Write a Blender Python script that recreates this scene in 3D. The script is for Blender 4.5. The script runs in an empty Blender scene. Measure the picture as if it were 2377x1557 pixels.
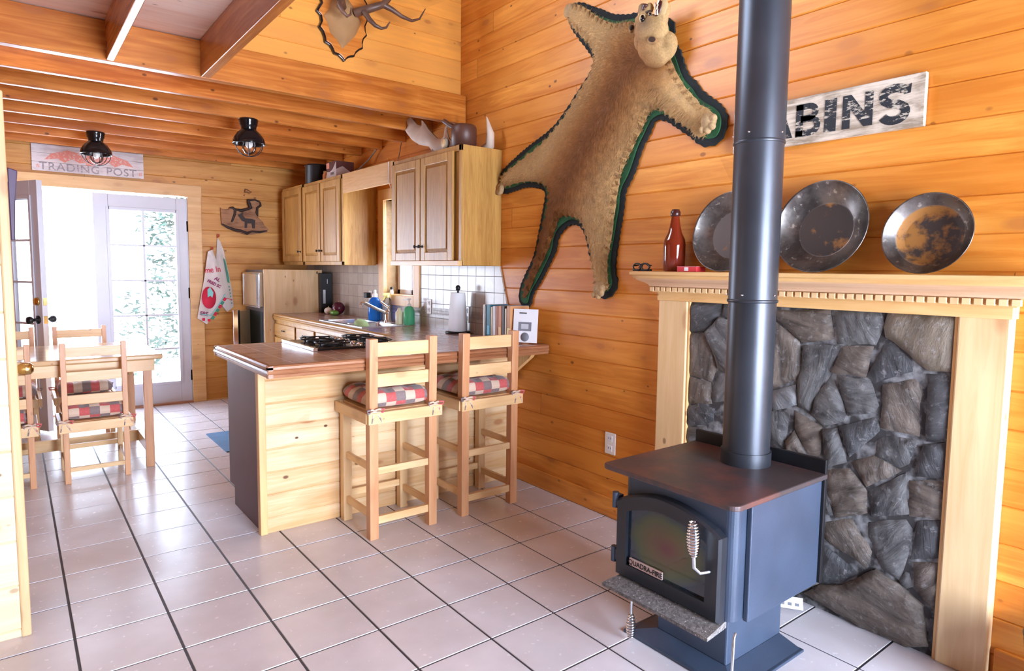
import bpy, bmesh, math, random
from mathutils import Vector, Matrix, noise
from mathutils.geometry import delaunay_2d_cdt
T = 0.3048            # everything below is laid out in feet (one floor tile = one foot)
PI = math.pi
scene = bpy.context.scene
COL = scene.collection

# ------------------------------------------------------------------ camera
cam_d = bpy.data.cameras.new('camera'); cam = bpy.data.objects.new('camera', cam_d); COL.objects.link(cam)
_R = Vector((0.7862229, -0.61780997, 0.01282162)); _U = Vector((0.04328962, 0.0757644, 0.99618561)); _F = Vector((0.61642482, 0.78266889, -0.08631247))
cam.matrix_world = Matrix(((_R.x, _U.x, -_F.x, 0.58031*T), (_R.y, _U.y, -_F.y, -13.1268*T), (_R.z, _U.z, -_F.z, 4.47149*T), (0, 0, 0, 1)))
cam_d.sensor_fit = 'HORIZONTAL'; cam_d.sensor_width = 36.0
cam_d.lens = 1505.90141/2377*36.0
cam_d.shift_x = -22.705/2377; cam_d.shift_y = -20.516/2377
cam_d.clip_start = 0.05; cam_d.clip_end = 300
scene.camera = cam

# ------------------------------------------------------------------ light and exposure
vs = scene.view_settings
vs.view_transform = 'Standard'; vs.look = 'None'; vs.gamma = 1.0; vs.use_curve_mapping = False
vs.exposure = 0.04
world = bpy.data.worlds.new('sky'); scene.world = world; world.use_nodes = True
wn = world.node_tree.nodes; wl = world.node_tree.links
bg = wn['Background']
tcw = wn.new('ShaderNodeTexCoord'); sep = wn.new('ShaderNodeSeparateXYZ'); wl.new(tcw.outputs['Generated'], sep.inputs[0])
rmp = wn.new('ShaderNodeValToRGB'); rmp.color_ramp.elements[0].position = 0.35; rmp.color_ramp.elements[0].color = (0.70, 0.78, 0.94, 1)
rmp.color_ramp.elements[1].position = 0.75; rmp.color_ramp.elements[1].color = (0.66, 0.79, 1.0, 1)
mr = wn.new('ShaderNodeMapRange'); mr.inputs[1].default_value = -1; mr.inputs[2].default_value = 1
wl.new(sep.outputs[2], mr.inputs[0]); wl.new(mr.outputs[0], rmp.inputs[0]); wl.new(rmp.outputs[0], bg.inputs[0])
bg.inputs[1].default_value = WORLD_STRENGTH = 22.0
mry = wn.new('ShaderNodeMapRange'); mry.inputs[1].default_value = -.9; mry.inputs[2].default_value = -.1; mry.inputs[3].default_value = 66.0; mry.inputs[4].default_value = 23.0   # the sky is brighter behind the viewer
wl.new(sep.outputs[1], mry.inputs[0]); wl.new(mry.outputs[0], bg.inputs[1])

def window_light(name, loc, rot, w, h, power=None, color=(0.86, 0.93, 1.0)):
    """portal over a real opening; with power it is daylight coming in through that opening"""
    d = bpy.data.lights.new(name, 'AREA'); d.shape = 'RECTANGLE'; d.size = w*T; d.size_y = h*T
    if power is None: d.cycles.is_portal = True
    else: d.energy = power; d.color = color
    o = bpy.data.objects.new(name, d); COL.objects.link(o)
    o.location = Vector(loc)*T; o.rotation_euler = rot
    return o
# area lights shine along their local -Z
window_light('portal_french_door', (1.25, 10.75, 3.35), (-PI/2, 0, 0), 3.2*2.5, 6.8)          # towards -y
window_light('portal_sink_window', (9.75, 3.05, 5.0), (0, PI/2, 0), 2.6, 1.8)                   # towards -x
window_light('portal_rear_window', (5.5, -20.3, 3.6), (PI/2, 0, 0), 6.0, 6.8)                 # towards +y

# ------------------------------------------------------------------ node helpers
class NT:
    def __init__(s, name):
        s.m = bpy.data.materials.new(name); s.m.use_nodes = True
        s.n = s.m.node_tree.nodes; s.l = s.m.node_tree.links
        s.b = s.n['Principled BSDF']; s.out = s.n['Material Output']
    def new(s, t, **kw):
        nd = s.n.new(t)
        for k, v in kw.items(): setattr(nd, k, v)
        return nd
    def link(s, a, b): s.l.new(a, b)
    def math(s, op, a, b=None, c=None, clamp=False):
        nd = s.n.new('ShaderNodeMath'); nd.operation = op; nd.use_clamp = clamp
        for i, v in enumerate((a, b, c)):
            if v is None: continue
            if isinstance(v, (int, float)): nd.inputs[i].default_value = v
            else: s.l.new(v, nd.inputs[i])
        return nd.outputs[0]
    def mix(s, fac, a, b, blend='MIX'):
        nd = s.n.new('ShaderNodeMix'); nd.data_type = 'RGBA'; nd.blend_type = blend
        for sock, v in ((nd.inputs[0], fac), (nd.inputs[6], a), (nd.inputs[7], b)):
            if isinstance(v, (int, float)): sock.default_value = v
            elif isinstance(v, tuple): sock.default_value = (*v[:3], 1)
            else: s.l.new(v, sock)
        return nd.outputs[2]
    def ramp(s, fac, stops):
        nd = s.n.new('ShaderNodeValToRGB'); e = nd.color_ramp.elements
        while len(e) < len(stops): e.new(0.5)
        for i, (p, c) in enumerate(stops):
            e[i].position = p; e[i].color = (c, c, c, 1) if isinstance(c, (int, float)) else (*c[:3], 1)
        s.l.new(fac, nd.inputs[0]); return nd.outputs[0]
    def noise(s, vec, scale, detail=3, rough=.5, dist=0, out=0):
        nd = s.n.new('ShaderNodeTexNoise'); nd.inputs['Scale'].default_value = scale; nd.inputs['Detail'].default_value = detail
        nd.inputs['Roughness'].default_value = rough; nd.inputs['Distortion'].default_value = dist
        if vec is not None: s.l.new(vec, nd.inputs['Vector'])
        return nd.outputs[out]
    def vmath(s, op, a, b):
        nd = s.n.new('ShaderNodeVectorMath'); nd.operation = op
        for i, v in enumerate((a, b)):
            if isinstance(v, tuple): nd.inputs[i].default_value = v
            else: s.l.new(v, nd.inputs[i])
        return nd.outputs[0]
    def bump(s, h, strength=.3, dist=.01):
        nd = s.n.new('ShaderNodeBump'); nd.inputs['Strength'].default_value = strength; nd.inputs['Distance'].default_value = dist
        s.l.new(h, nd.inputs['Height']); s.l.new(nd.outputs[0], s.b.inputs['Normal'])
    def set(s, **kw):
        for k, v in kw.items():
            sock = s.b.inputs[k]
            if isinstance(v, (int, float)): sock.default_value = v
            elif isinstance(v, tuple): sock.default_value = (*v[:3], 1)
            else: s.l.new(v, sock)

def obj_coords(t, rnd=True):
    tc = t.new('ShaderNodeTexCoord'); v = tc.outputs['Object']
    if rnd:
        oi = t.new('ShaderNodeObjectInfo'); cmb = t.new('ShaderNodeCombineXYZ')
        for i, k in enumerate((7.3, 3.1, 5.7)): t.link(t.math('MULTIPLY', oi.outputs['Random'], k), cmb.inputs[i])
        v = t.vmath('ADD', v, cmb.outputs[0])
    return v

def plain(name, col, rough=.5, metal=0.0, var=.12, vscale=9, bump=0, bscale=60, spec=None, coat=0):
    t = NT(name); v = obj_coords(t)
    n = t.noise(v, vscale, 4)
    t.set(**{'Base Color': t.mix(t.ramp(n, [(.3, 0.0), (.7, 1.0)]), tuple(c*(1-var) for c in col), tuple(min(1, c*(1+var)) for c in col)), 'Roughness': rough, 'Metallic': metal})
    if spec is not None: t.set(**{'Specular IOR Level': spec})
    if coat: t.set(**{'Coat Weight': coat, 'Coat Roughness': .08})
    if bump: t.bump(t.noise(v, bscale, 4), bump, .004)
    return t.m

def wood_layers(t, v, axis, cl, cd, knot=1.0, grain=1.0, knotcol=(.16, .05, .015)):
    """v in metres; grain runs along axis (0,1,2); returns colour, grain value"""
    s = [1.0]*3; s[axis] = 0.07
    vs_ = t.vmath('MULTIPLY', v, tuple(s))
    g = t.noise(vs_, 26*grain, 5, .6, 1.2)
    g2 = t.noise(vs_, 6, 2, .5, .8)
    big = t.noise(v, 2.2, 2)
    f = t.math('ADD', t.math('MULTIPLY', g, .55), t.math('MULTIPLY', g2, .45))
    c = t.mix(t.ramp(f, [(.40, 0.0), (.60, 1.0)]), cd, cl)
    c = t.mix(t.math('MULTIPLY', t.ramp(big, [(.35, 0.0), (.75, 1.0)]), .35), c, tuple(x*.8 for x in cd))
    if knot:
        k = [7.0]*3; k[axis] = 3.4
        vk = t.vmath('MULTIPLY', v, tuple(k))
        vo = t.new('ShaderNodeTexVoronoi'); vo.inputs['Scale'].default_value = 1.0; vo.inputs['Randomness'].default_value = 1.0
        t.link(vk, vo.inputs['Vector'])
        sp = t.new('ShaderNodeSeparateColor'); t.link(vo.outputs['Color'], sp.inputs[0])
        on = t.math('GREATER_THAN', sp.outputs[0], .30)
        sz = t.math('MULTIPLY_ADD', sp.outputs[1], .14, .10)
        d = t.math('DIVIDE', vo.outputs['Distance'], sz)
        core = t.math('MULTIPLY', t.ramp(d, [(.55, 1.0), (1.1, 0.0)]), on)
        halo = t.math('MULTIPLY', t.ramp(d, [(0.0, 1.0), (.95, .0)]), on)
        dd = t.math('MULTIPLY', d, .33)
        halo = t.math('MULTIPLY', t.ramp(dd, [(.2, 1.0), (1.0, 0.0)]), on)
        c = t.mix(t.math('MULTIPLY', halo, .45*knot), c, tuple(x*.72 for x in cd))
        c = t.mix(t.math('MULTIPLY', core, .55*knot), c, tuple(x*2.2 for x in knotcol))
        k = [13.0]*3; k[axis] = 8.0
        v2 = t.new('ShaderNodeTexVoronoi'); v2.inputs['Scale'].default_value = 1.0; t.link(t.vmath('MULTIPLY', v, tuple(k)), v2.inputs['Vector'])
        s2 = t.new('ShaderNodeSeparateColor'); t.link(v2.outputs['Color'], s2.inputs[0])
        pin = t.math('MULTIPLY', t.ramp(t.math('DIVIDE', v2.outputs['Distance'], t.math('MULTIPLY_ADD', s2.outputs[1], .09, .07)), [(.6, 1.0), (1.0, 0.0)]), t.math('GREATER_THAN', s2.outputs[0], .45))
        c = t.mix(t.math('MULTIPLY', pin, .85*knot, clamp=True), c, tuple(x*.6 for x in knotcol))
    return c, f

def wood(name, cl, cd, axis, knot=1.0, rough=.42, grain=1.0, bump=.12, var=.12):
    t = NT(name); v = obj_coords(t)
    c, f = wood_layers(t, v, axis, cl, cd, knot, grain)
    oi = t.new('ShaderNodeObjectInfo')
    c = t.mix(t.math('MULTIPLY', oi.outputs['Random'], var), c, tuple(x*.6 for x in cd))
    t.set(**{'Base Color': c, 'Roughness': rough}); t.bump(f, bump, .002)
    return t.m

def planks(name, cl, cd, axis, up, pitch, off, L=13.0, rough=.4, knot=1.0, var=.5):
    """boards of the given pitch (ft) with their own tone, knots and butt joints"""
    t = NT(name); geo = t.new('ShaderNodeNewGeometry'); v = geo.outputs['Position']
    sp = t.new('ShaderNodeSeparateXYZ'); t.link(v, sp.inputs[0])
    idn = t.math('FLOOR', t.math('DIVIDE', t.math('SUBTRACT', sp.outputs[up], off*T), pitch*T))
    wn1 = t.new('ShaderNodeTexWhiteNoise', noise_dimensions='1D'); t.link(idn, wn1.inputs['W'])
    run = t.math('ADD', t.math('DIVIDE', sp.outputs[axis], L*T), t.math('MULTIPLY', wn1.outputs[0], 7.31))
    jid = t.math('FLOOR', run); fr = t.math('FRACT', run)
    cmb = t.new('ShaderNodeCombineXYZ'); t.link(idn, cmb.inputs[0]); t.link(jid, cmb.inputs[1])
    wn2 = t.new('ShaderNodeTexWhiteNoise', noise_dimensions='3D'); t.link(cmb.outputs[0], wn2.inputs['Vector'])
    shift = t.vmath('SCALE', wn2.outputs['Color'], (0, 0, 0)); shift.node.inputs['Scale'].default_value = 13.7
    vv = t.vmath('ADD', v, shift)
    c, f = wood_layers(t, vv, axis, cl, cd, knot)
    c = t.mix(t.math('MULTIPLY', t.ramp(wn2.outputs[0], [(.25, 0.0), (1.0, 1.0)]), var), c, cd)
    gap = t.math('LESS_THAN', fr, .0035/(L*T)*1.0)
    c = t.mix(t.math('MULTIPLY', gap, .7), c, (.10, .035, .01))
    t.set(**{'Base Color': c, 'Roughness': rough, 'Specular IOR Level': .35}); t.bump(f, .12, .002)
    return t.m

PINE_L, PINE_D = (.82, .345, .060), (.58, .175, .018)
M = {}
M['wall_right'] = planks('varnished_pine_wall_boards', PINE_L, PINE_D, 1, 2, .4255, 7.07-.4255*20)
M['wall_back'] = planks('pine_wall_boards_back', (.78, .41, .115), (.54, .225, .042), 0, 2, .545, .21)
M['wall_up'] = planks('pine_wall_boards_loft', PINE_L, (.68, .29, .06), 0, 2, .43, 8.44-.43*20)
M['wall_left'] = planks('pale_pine_partition_boards', (.90, .76, .56), (.82, .60, .36), 0, 2, .545, .1)
M['wall_y'] = planks('pine_wall_boards_side', PINE_L, PINE_D, 1, 2, .5, 0)
M['ceil_x'] = planks('pine_ceiling_boards', (.92, .74, .66), (.80, .54, .42), 0, 1, .45, 0, rough=.6)
M['bar_boards'] = planks('clear_pine_bar_boards', (.88, .66, .40), (.68, .39, .17), 0, 2, .39, -.12, L=90, rough=.3, knot=1.2, var=.25)
M['wall_dark'] = planks('darkened_living_room_boards', (.16, .08, .035), (.11, .05, .02), 1, 2, .5, 0)  # unseen walls, colour darkened to cut the bounced light
M['ceil_dark'] = planks('darkened_high_ceiling_boards', (.16, .08, .035), (.11, .05, .02), 0, 1, .5, 0)  # unseen high ceiling, darkened so less light bounces back
M['ceil_high'] = planks('pine_high_ceiling_boards', PINE_L, PINE_D, 0, 1, .5, 0)
for ax, k in ((0, 'x'), (1, 'y'), (2, 'z')):
    M['beam_'+k] = wood('fir_beam_'+k, (.68, .25, .045), (.40, .105, .012), ax, 1.0, .27)
    M['pale_'+k] = wood('pale_pine_'+k, (.84, .60, .33), (.72, .46, .22), ax, .8, .4)
    M['trim_'+k] = wood('pine_trim_'+k, (.84, .54, .24), (.70, .38, .13), ax, .7, .4)
    M['oak_'+k] = wood('oak_cabinet_'+k, (.60, .33, .085), (.39, .18, .035), ax, 0, .42, 2.2)
    M['chair_'+k] = wood('chair_pine_'+k, (.86, .60, .32), (.74, .44, .19), ax, .5, .35)
    M['post_'+k] = wood('red_fir_post_'+k, (.74, .40, .20), (.60, .27, .12), ax, .3, .35)
    M['dark_'+k] = wood('dark_oak_edge_'+k, (.48, .22, .11), (.28, .10, .04), ax, 0, .28, 2.0)
M['white'] = plain('white_door_paint', (.60, .61, .68), .35, var=.02)
M['white_plastic'] = plain('white_plastic', (.82, .80, .76), .35, var=.02)
M['paper'] = plain('white_paper', (.82, .82, .84), .7, var=.02)
M['black'] = plain('black_iron', (.010, .010, .012), .38, .3, var=.2)
M['black_gloss'] = plain('black_enamel', (.006, .006, .008), .12, 0, var=.2)
M['black_cloth'] = plain('black_felt', (.010, .012, .012), .95, bump=.8, bscale=300)
M['green_felt'] = plain('green_felt', (.012, .075, .022), .9, var=.3, bump=.5, bscale=250)
M['brass'] = plain('brass', (.75, .55, .22), .22, 1.0)
M['chrome'] = plain('chrome', (.80, .82, .85), .12, 1.0, var=.03)
M['steel'] = plain('brushed_steel', (.62, .65, .70), .28, 1.0, var=.06)
M['laminate'] = plain('brown_laminate_panel', (.105, .030, .032), .42, var=.08, spec=.25)

def glass(name, tint=(1, 1, 1), gloss=.07, rough=.0):
    t = NT(name); t.n.remove(t.b)
    a = t.new('ShaderNodeBsdfTransparent'); a.inputs[0].default_value = (*tint, 1)
    g = t.new('ShaderNodeBsdfGlossy'); g.inputs['Roughness'].default_value = rough
    fr = t.new('ShaderNodeFresnel'); fr.inputs[0].default_value = 1.45
    f = t.math('MULTIPLY_ADD', fr.outputs[0], .8, gloss*.3, clamp=True)
    mx = t.new('ShaderNodeMixShader'); t.link(f, mx.inputs[0]); t.link(a.outputs[0], mx.inputs[1]); t.link(g.outputs[0], mx.inputs[2])
    t.link(mx.outputs[0], t.out.inputs[0]); return t.m
M['glass'] = glass('clear_glass')

def tile_floor():
    t = NT('ceramic_floor_tile'); geo = t.new('ShaderNodeNewGeometry'); v = geo.outputs['Position']
    cell = t.new('ShaderNodeVectorMath', operation='FLOOR'); t.link(t.vmath('MULTIPLY', v, (1/T, 1/T, 0)), cell.inputs[0])
    wnz = t.new('ShaderNodeTexWhiteNoise', noise_dimensions='3D'); t.link(cell.outputs[0], wnz.inputs['Vector'])
    n1 = t.noise(v, 4, 3, .5); n2 = t.noise(v, 34, 3, .5)
    c = t.mix(t.ramp(n1, [(.32, 0.0), (.68, 1.0)]), (.60, .56, .585), (.70, .66, .695))
    c = t.mix(t.math('MULTIPLY', wnz.outputs[0], .15), c, (.60, .54, .54))
    t.set(**{'Base Color': c, 'Roughness': t.math('MULTIPLY_ADD', n2, .05, .24)})
    t.set(**{'Specular IOR Level': .6})
    h = t.math('ADD', t.math('MULTIPLY', n2, .3), t.noise(v, 12, 2))
    t.bump(h, .16, .006); return t.m
M['tile'] = tile_floor()
M['grout'] = plain('dark_floor_grout', (.035, .03, .04), .55)

def grid_tile(name, ax, c1, c2, grout, pu, pv, rough=.25, ou=0., ov=0., gw=.045):
    """small square tiles: ax = two axis indices"""
    t = NT(name); geo = t.new('ShaderNodeNewGeometry'); v = geo.outputs['Position']
    sp = t.new('ShaderNodeSeparateXYZ'); t.link(v, sp.inputs[0])
    u = t.math('DIVIDE', t.math('SUBTRACT', sp.outputs[ax[0]], ou*T), pu*T); w = t.math('DIVIDE', t.math('SUBTRACT', sp.outputs[ax[1]], ov*T), pv*T)
    fu, fw = t.math('FRACT', u), t.math('FRACT', w)
    g = t.math('MAXIMUM', t.math('LESS_THAN', fu, gw), t.math('LESS_THAN', fw, gw))
    cmb = t.new('ShaderNodeCombineXYZ'); t.link(t.math('FLOOR', u), cmb.inputs[0]); t.link(t.math('FLOOR', w), cmb.inputs[1])
    wnz = t.new('ShaderNodeTexWhiteNoise', noise_dimensions='3D'); t.link(cmb.outputs[0], wnz.inputs['Vector'])
    f = t.math('ADD', t.math('MULTIPLY', wnz.outputs[0], .5), t.math('MULTIPLY', t.noise(v, 30, 4), .5))
    c = t.mix(g, t.mix(t.ramp(f, [(.2, 0.0), (.8, 1.0)]), c1, c2), grout)
    t.set(**{'Base Color': c, 'Roughness': t.math('MULTIPLY_ADD', g, .4, rough)})
    t.bump(t.math('SUBTRACT', 1.0, g), .3, .002); return t.m
M['backsplash'] = grid_tile('beige_wall_tile', (1, 2), (.43, .36, .30), (.54, .46, .39), (.22, .18, .17), .36, .36, .22)
M['mosaic'] = grid_tile('mosaic_border_tile', (1, 2), (.28, .22, .18), (.42, .34, .28), (.26, .21, .18), .07, .07, .35, gw=.12)
M['counter'] = grid_tile('brown_counter_tile', (0, 1), (.36, .20, .155), (.45, .28, .23), (.62, .48, .44), .36, .36, .20, gw=.03)

def plaid():
    t = NT('red_plaid_cotton'); v = obj_coords(t, False)
    sp = t.new('ShaderNodeSeparateXYZ'); t.link(v, sp.inputs[0])
    def band(o):
        return t.math('FLOOR', t.math('MULTIPLY', t.math('FRACT', t.math('MULTIPLY_ADD', o, 1/(3*.18*T), 20.2)), 3.0))
    a = band(sp.outputs[0]); b = band(t.math('ADD', sp.outputs[1], t.math('MULTIPLY', sp.outputs[2], .9)))
    k = t.math('MODULO', t.math('ADD', a, b), 3.0)
    c = t.mix(t.math('GREATER_THAN', k, .5), (.55, .035, .035), (.17, .12, .12))
    c = t.mix(t.math('GREATER_THAN', k, 1.5), c, (.68, .50, .36))
    n = t.noise(v, 160, 2)
    c = t.mix(t.math('MULTIPLY', n, .25), c, (.75, .6, .55))
    t.set(**{'Base Color': c, 'Roughness': .75, 'Sheen Weight': .3}); t.bump(n, .2, .002); return t.m
M['plaid'] = plaid()

# ------------------------------------------------------------------ mesh helpers (feet)
class MB:
    def __init__(s): s.v = []; s.f = []; s.sm = []
    def add(s, vs_, fs, smooth=False):
        o = len(s.v); s.v += [tuple(p) for p in vs_]
        for f in fs: s.f.append(tuple(i+o for i in f)); s.sm.append(smooth)
        return s
    def box(s, x0, x1, y0, y1, z0, z1, mtx=None):
        P = [Vector((x, y, z)) for z in (z0, z1) for y in (y0, y1) for x in (x0, x1)]
        if mtx: P = [mtx @ p for p in P]
        return s.add(P, [(0, 2, 3, 1), (4, 5, 7, 6), (0, 1, 5, 4), (2, 6, 7, 3), (0, 4, 6, 2), (1, 3, 7, 5)])
    def bar(s, a, b, w, h, up=(0, 0, 1)):
        a, b = Vector(a), Vector(b); d = (b-a).normalized(); up = Vector(up)
        sx = d.cross(up); 
        if sx.length < 1e-4: sx = d.cross(Vector((0, 1, 0)))
        sx.normalize(); sy = sx.cross(d)
        P = []
        for c in (a, b):
            for i, j in ((-1, -1), (1, -1), (1, 1), (-1, 1)): P.append(c+sx*(w/2*i)+sy*(h/2*j))
        return s.add(P, [(0, 1, 2, 3), (7, 6, 5, 4), (0, 4, 5, 1), (1, 5, 6, 2), (2, 6, 7, 3), (3, 7, 4, 0)])
    def tube(s, pts, r, n=10, closed=False, caps=True):
        pts = [Vector(p) for p in pts]; m = len(pts)
        rr = r if isinstance(r, (list, tuple)) else [r]*m
        ring = []; prev = None
        for i, p in enumerate(pts):
            if closed: d = pts[(i+1) % m]-pts[i-1]
            else: d = pts[min(i+1, m-1)]-pts[max(i-1, 0)]
            d.normalize()
            if prev is None:
                u = d.cross(Vector((0, 0, 1)))
                if u.length < 1e-3: u = d.cross(Vector((1, 0, 0)))
            else: u = prev-d*prev.dot(d)
            u.normalize(); prev = u; w = d.cross(u)
            ring.append([p+(u*math.cos(2*PI*k/n)+w*math.sin(2*PI*k/n))*rr[i] for k in range(n)])
        V = [q for rg in ring for q in rg]; F = []
        for i in range(m if closed else m-1):
            for k in range(n):
                a = i*n+k; b = i*n+(k+1) % n; c = ((i+1) % m)*n
                F.append((a, b, c+(k+1) % n, c+k))
        s.add(V, F, True)
        if caps and not closed:
            s.add(ring[0], [tuple(range(n))[::-1]]); s.add(ring[-1], [tuple(range(n))])
        return s
    def lathe(s, prof, c=(0, 0, 0), n=24, mtx=None, smooth=True):
        """prof = [(r, z)] turned about z through c (or through mtx)"""
        m = mtx or Matrix.Translation(Vector(c)); V = []; F = []
        for r, z in prof:
            for k in range(n): V.append(m @ Vector((r*math.cos(2*PI*k/n), r*math.sin(2*PI*k/n), z)))
        for i in range(len(prof)-1):
            for k in range(n):
                a = i*n+k; b = i*n+(k+1) % n
                F.append((a, b, b+n, a+n))
        s.add(V, F, smooth); L = len(prof)
        if prof[0][0] > 1e-5: s.add(V[:n], [tuple(range(n))[::-1]])
        if prof[-1][0] > 1e-5: s.add(V[(L-1)*n:], [tuple(range(n))])
        return s
    def prism(s, poly, a, b, plane='xz', bev=0):
        """outline extruded between a and b along the plane's normal"""
        def P(u, v, w): return {'xz': (u, w, v), 'yz': (w, u, v), 'xy': (u, v, w)}[plane]
        n = len(poly)
        V = [P(u, v, a) for u, v in poly]+[P(u, v, b) for u, v in poly]
        F = [tuple(range(n)), tuple(range(2*n-1, n-1, -1))]+[(i, i+n, (i+1) % n+n, (i+1) % n) for i in range(n)]
        return s.add(V, F)
    def build(s, name, mat, parent=None, bevel=0, seg=2, origin=None, subsurf=0, local=False):
        """one mesh object. world feet unless local; child meshes become relative to their parent's place"""
        me = bpy.data.meshes.new(name)
        if parent is not None and not local:
            off = Vector((0, 0, 0)); q = parent
            while q is not None: off += Vector(q['_at']); q = q.parent
            pos = Vector((0, 0, 0))
        elif parent is not None: off = Vector((0, 0, 0)); pos = Vector((0, 0, 0))
        else:
            if origin is None:
                xs, ys, zs = zip(*s.v); origin = ((min(xs)+max(xs))/2, (min(ys)+max(ys))/2, min(zs))
            off = Vector(origin); pos = off
        me.from_pydata([tuple((Vector(p)-off)*T) for p in s.v], [], s.f)
        for p, k in zip(me.polygons, s.sm): p.use_smooth = k
        me.validate(); me.update()
        bm = bmesh.new(); bm.from_mesh(me)
        bmesh.ops.recalc_face_normals(bm, faces=bm.faces[:]); bm.to_mesh(me); bm.free()
        if mat is not None: me.materials.append(M[mat] if isinstance(mat, str) else mat)
        o = bpy.data.objects.new(name, me); COL.objects.link(o)
        o.location = pos*T; o['_at'] = tuple(pos)
        if parent is not None: o.parent = parent
        if bevel:
            md = o.modifiers.new('bevel', 'BEVEL'); md.width = bevel*T; md.segments = seg; md.limit_method = 'ANGLE'; md.angle_limit = .6
        if subsurf:
            md = o.modifiers.new('subdivision', 'SUBSURF'); md.levels = subsurf; md.render_levels = subsurf
        return o

def tag(o, label=None, cat=None, group=None, kind=None):
    if label: o['label'] = label
    if cat: o['category'] = cat
    if group: o['group'] = group
    if kind: o['kind'] = kind
    return o
def thing(name, at, label, cat, group=None, rz=0):
    o = bpy.data.objects.new(name, None); COL.objects.link(o); o.empty_display_size = .05
    o.location = Vector(at)*T; o.rotation_euler.z = rz; o['_at'] = tuple(at)
    return tag(o, label, cat, group)
def struct(o, label=None): o['kind'] = 'structure'; 
def copy_thing(src, at, label, rz=None):
    c = src.copy(); COL.objects.link(c); c.location = Vector(at)*T; c['_at'] = tuple(at); c['label'] = label
    if rz is not None: c.rotation_euler.z = rz
    def rec(a, b):
        for ch in list(a.children):
            k = ch.copy(); COL.objects.link(k); k.parent = b; rec(ch, k)
    rec(src, c); return c
def B(x0, x1, y0, y1, z0, z1): return MB().box(x0, x1, y0, y1, z0, z1)

FONT = None
def text_mesh(txt, size, mat, name, parent, mtx, bold=0.0, depth=.004, sx=1.0, spacing=1.0, align='CENTER'):
    cu = bpy.data.curves.new('lettering', 'FONT'); cu.body = txt; cu.size = size*T; cu.offset = bold*T; cu.extrude = depth*T
    cu.align_x = align; cu.align_y = 'CENTER'; cu.space_character = spacing
    tmp = bpy.data.objects.new('lettering', cu); COL.objects.link(tmp)
    dg = bpy.context.evaluated_depsgraph_get(); me = bpy.data.meshes.new_from_object(tmp.evaluated_get(dg))
    bpy.data.objects.remove(tmp); bpy.data.curves.remove(cu)
    off = Vector((0, 0, 0)); q = parent
    while q is not None: off += Vector(q['_at']); q = q.parent
    m3 = Matrix.Translation(-off*T) @ Matrix.Translation(mtx.to_translation()*T) @ mtx.to_3x3().to_4x4() @ Matrix.Diagonal((sx, 1, 1, 1))
    me.transform(m3); me.name = name
    me.materials.clear(); me.materials.append(M[mat] if isinstance(mat, str) else mat)
    o = bpy.data.objects.new(name, me); COL.objects.link(o); o['_at'] = (0, 0, 0); o.parent = parent
    return o
def face_mtx(origin, right, up):
    r, u = Vector(right).normalized(), Vector(up).normalized(); n = r.cross(u); u = n.cross(r).normalized()
    return Matrix(((r.x, u.x, n.x, origin[0]), (r.y, u.y, n.y, origin[1]), (r.z, u.z, n.z, origin[2]), (0, 0, 0, 1)))

def area(poly): return sum(poly[i][0]*poly[(i+1) % len(poly)][1]-poly[(i+1) % len(poly)][0]*poly[i][1] for i in range(len(poly)))/2
def seg_d(p, a, b):
    ax, ay = a; bx, by = b; dx, dy = bx-ax, by-ay; L = dx*dx+dy*dy
    t_ = 0 if L == 0 else max(0, min(1, ((p[0]-ax)*dx+(p[1]-ay)*dy)/L))
    return math.hypot(p[0]-ax-dx*t_, p[1]-ay-dy*t_)
def poly_d(p, poly): return min(seg_d(p, poly[i], poly[(i+1) % len(poly)]) for i in range(len(poly)))
def inside(p, poly):
    c = False; n = len(poly); j = n-1
    for i in range(n):
        (xi, yi), (xj, yj) = poly[i], poly[j]
        if (yi > p[1]) != (yj > p[1]) and p[0] < (xj-xi)*(p[1]-yi)/(yj-yi)+xi: c = not c
        j = i
    return c
def subdivide(poly, step):
    out = []
    for i in range(len(poly)):
        a, b = poly[i], poly[(i+1) % len(poly)]; n = max(1, int(math.hypot(b[0]-a[0], b[1]-a[1])/step))
        out += [(a[0]+(b[0]-a[0])*k/n, a[1]+(b[1]-a[1])*k/n) for k in range(n)]
    return out
def smooth_poly(poly, it=1):
    for _ in range(it):
        out = []
        for i in range(len(poly)):
            a, b = poly[i], poly[(i+1) % len(poly)]
            out += [(a[0]*.75+b[0]*.25, a[1]*.75+b[1]*.25), (a[0]*.25+b[0]*.75, a[1]*.25+b[1]*.75)]
        poly = out
    return poly
def sheet(poly, step, height, place, back=None, rnd=None):
    """fills an outline with a triangulated relief. height(p, d) -> h ; place(u, v, h) -> xyz"""
    rnd = rnd or random.Random(3)
    poly = subdivide(poly, step)
    us = [p[0] for p in poly]; vs_ = [p[1] for p in poly]
    pts = [Vector(p) for p in poly]; n = len(pts)
    u = min(us)+step/2; row = 0
    while u < max(us):
        v = min(vs_)+step/2*(1+row % 2)
        while v < max(vs_):
            p = (u+rnd.uniform(-.2, .2)*step, v+rnd.uniform(-.2, .2)*step)
            if inside(p, poly) and poly_d(p, poly) > step*.55: pts.append(Vector(p))
            v += step
        u += step*.87; row += 1
    vv, ee, ff, *_ = delaunay_2d_cdt(pts, [(i, (i+1) % n) for i in range(n)], [], 1, 1e-5)
    mb = MB(); V = []; D = []
    for p in vv:
        d = poly_d((p.x, p.y), poly); D.append(d)
        V.append(place(p.x, p.y, height((p.x, p.y), d)))
    mb.add(V, [tuple(f) for f in ff], True)
    if back is not None:
        mb.add([place(p[0], p[1], height(p, 0)) for p in poly]+[place(p[0], p[1], back) for p in poly],
               [(i, (i+1) % n, (i+1) % n+n, i+n) for i in range(n)])
    return mb, vv, D

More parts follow.
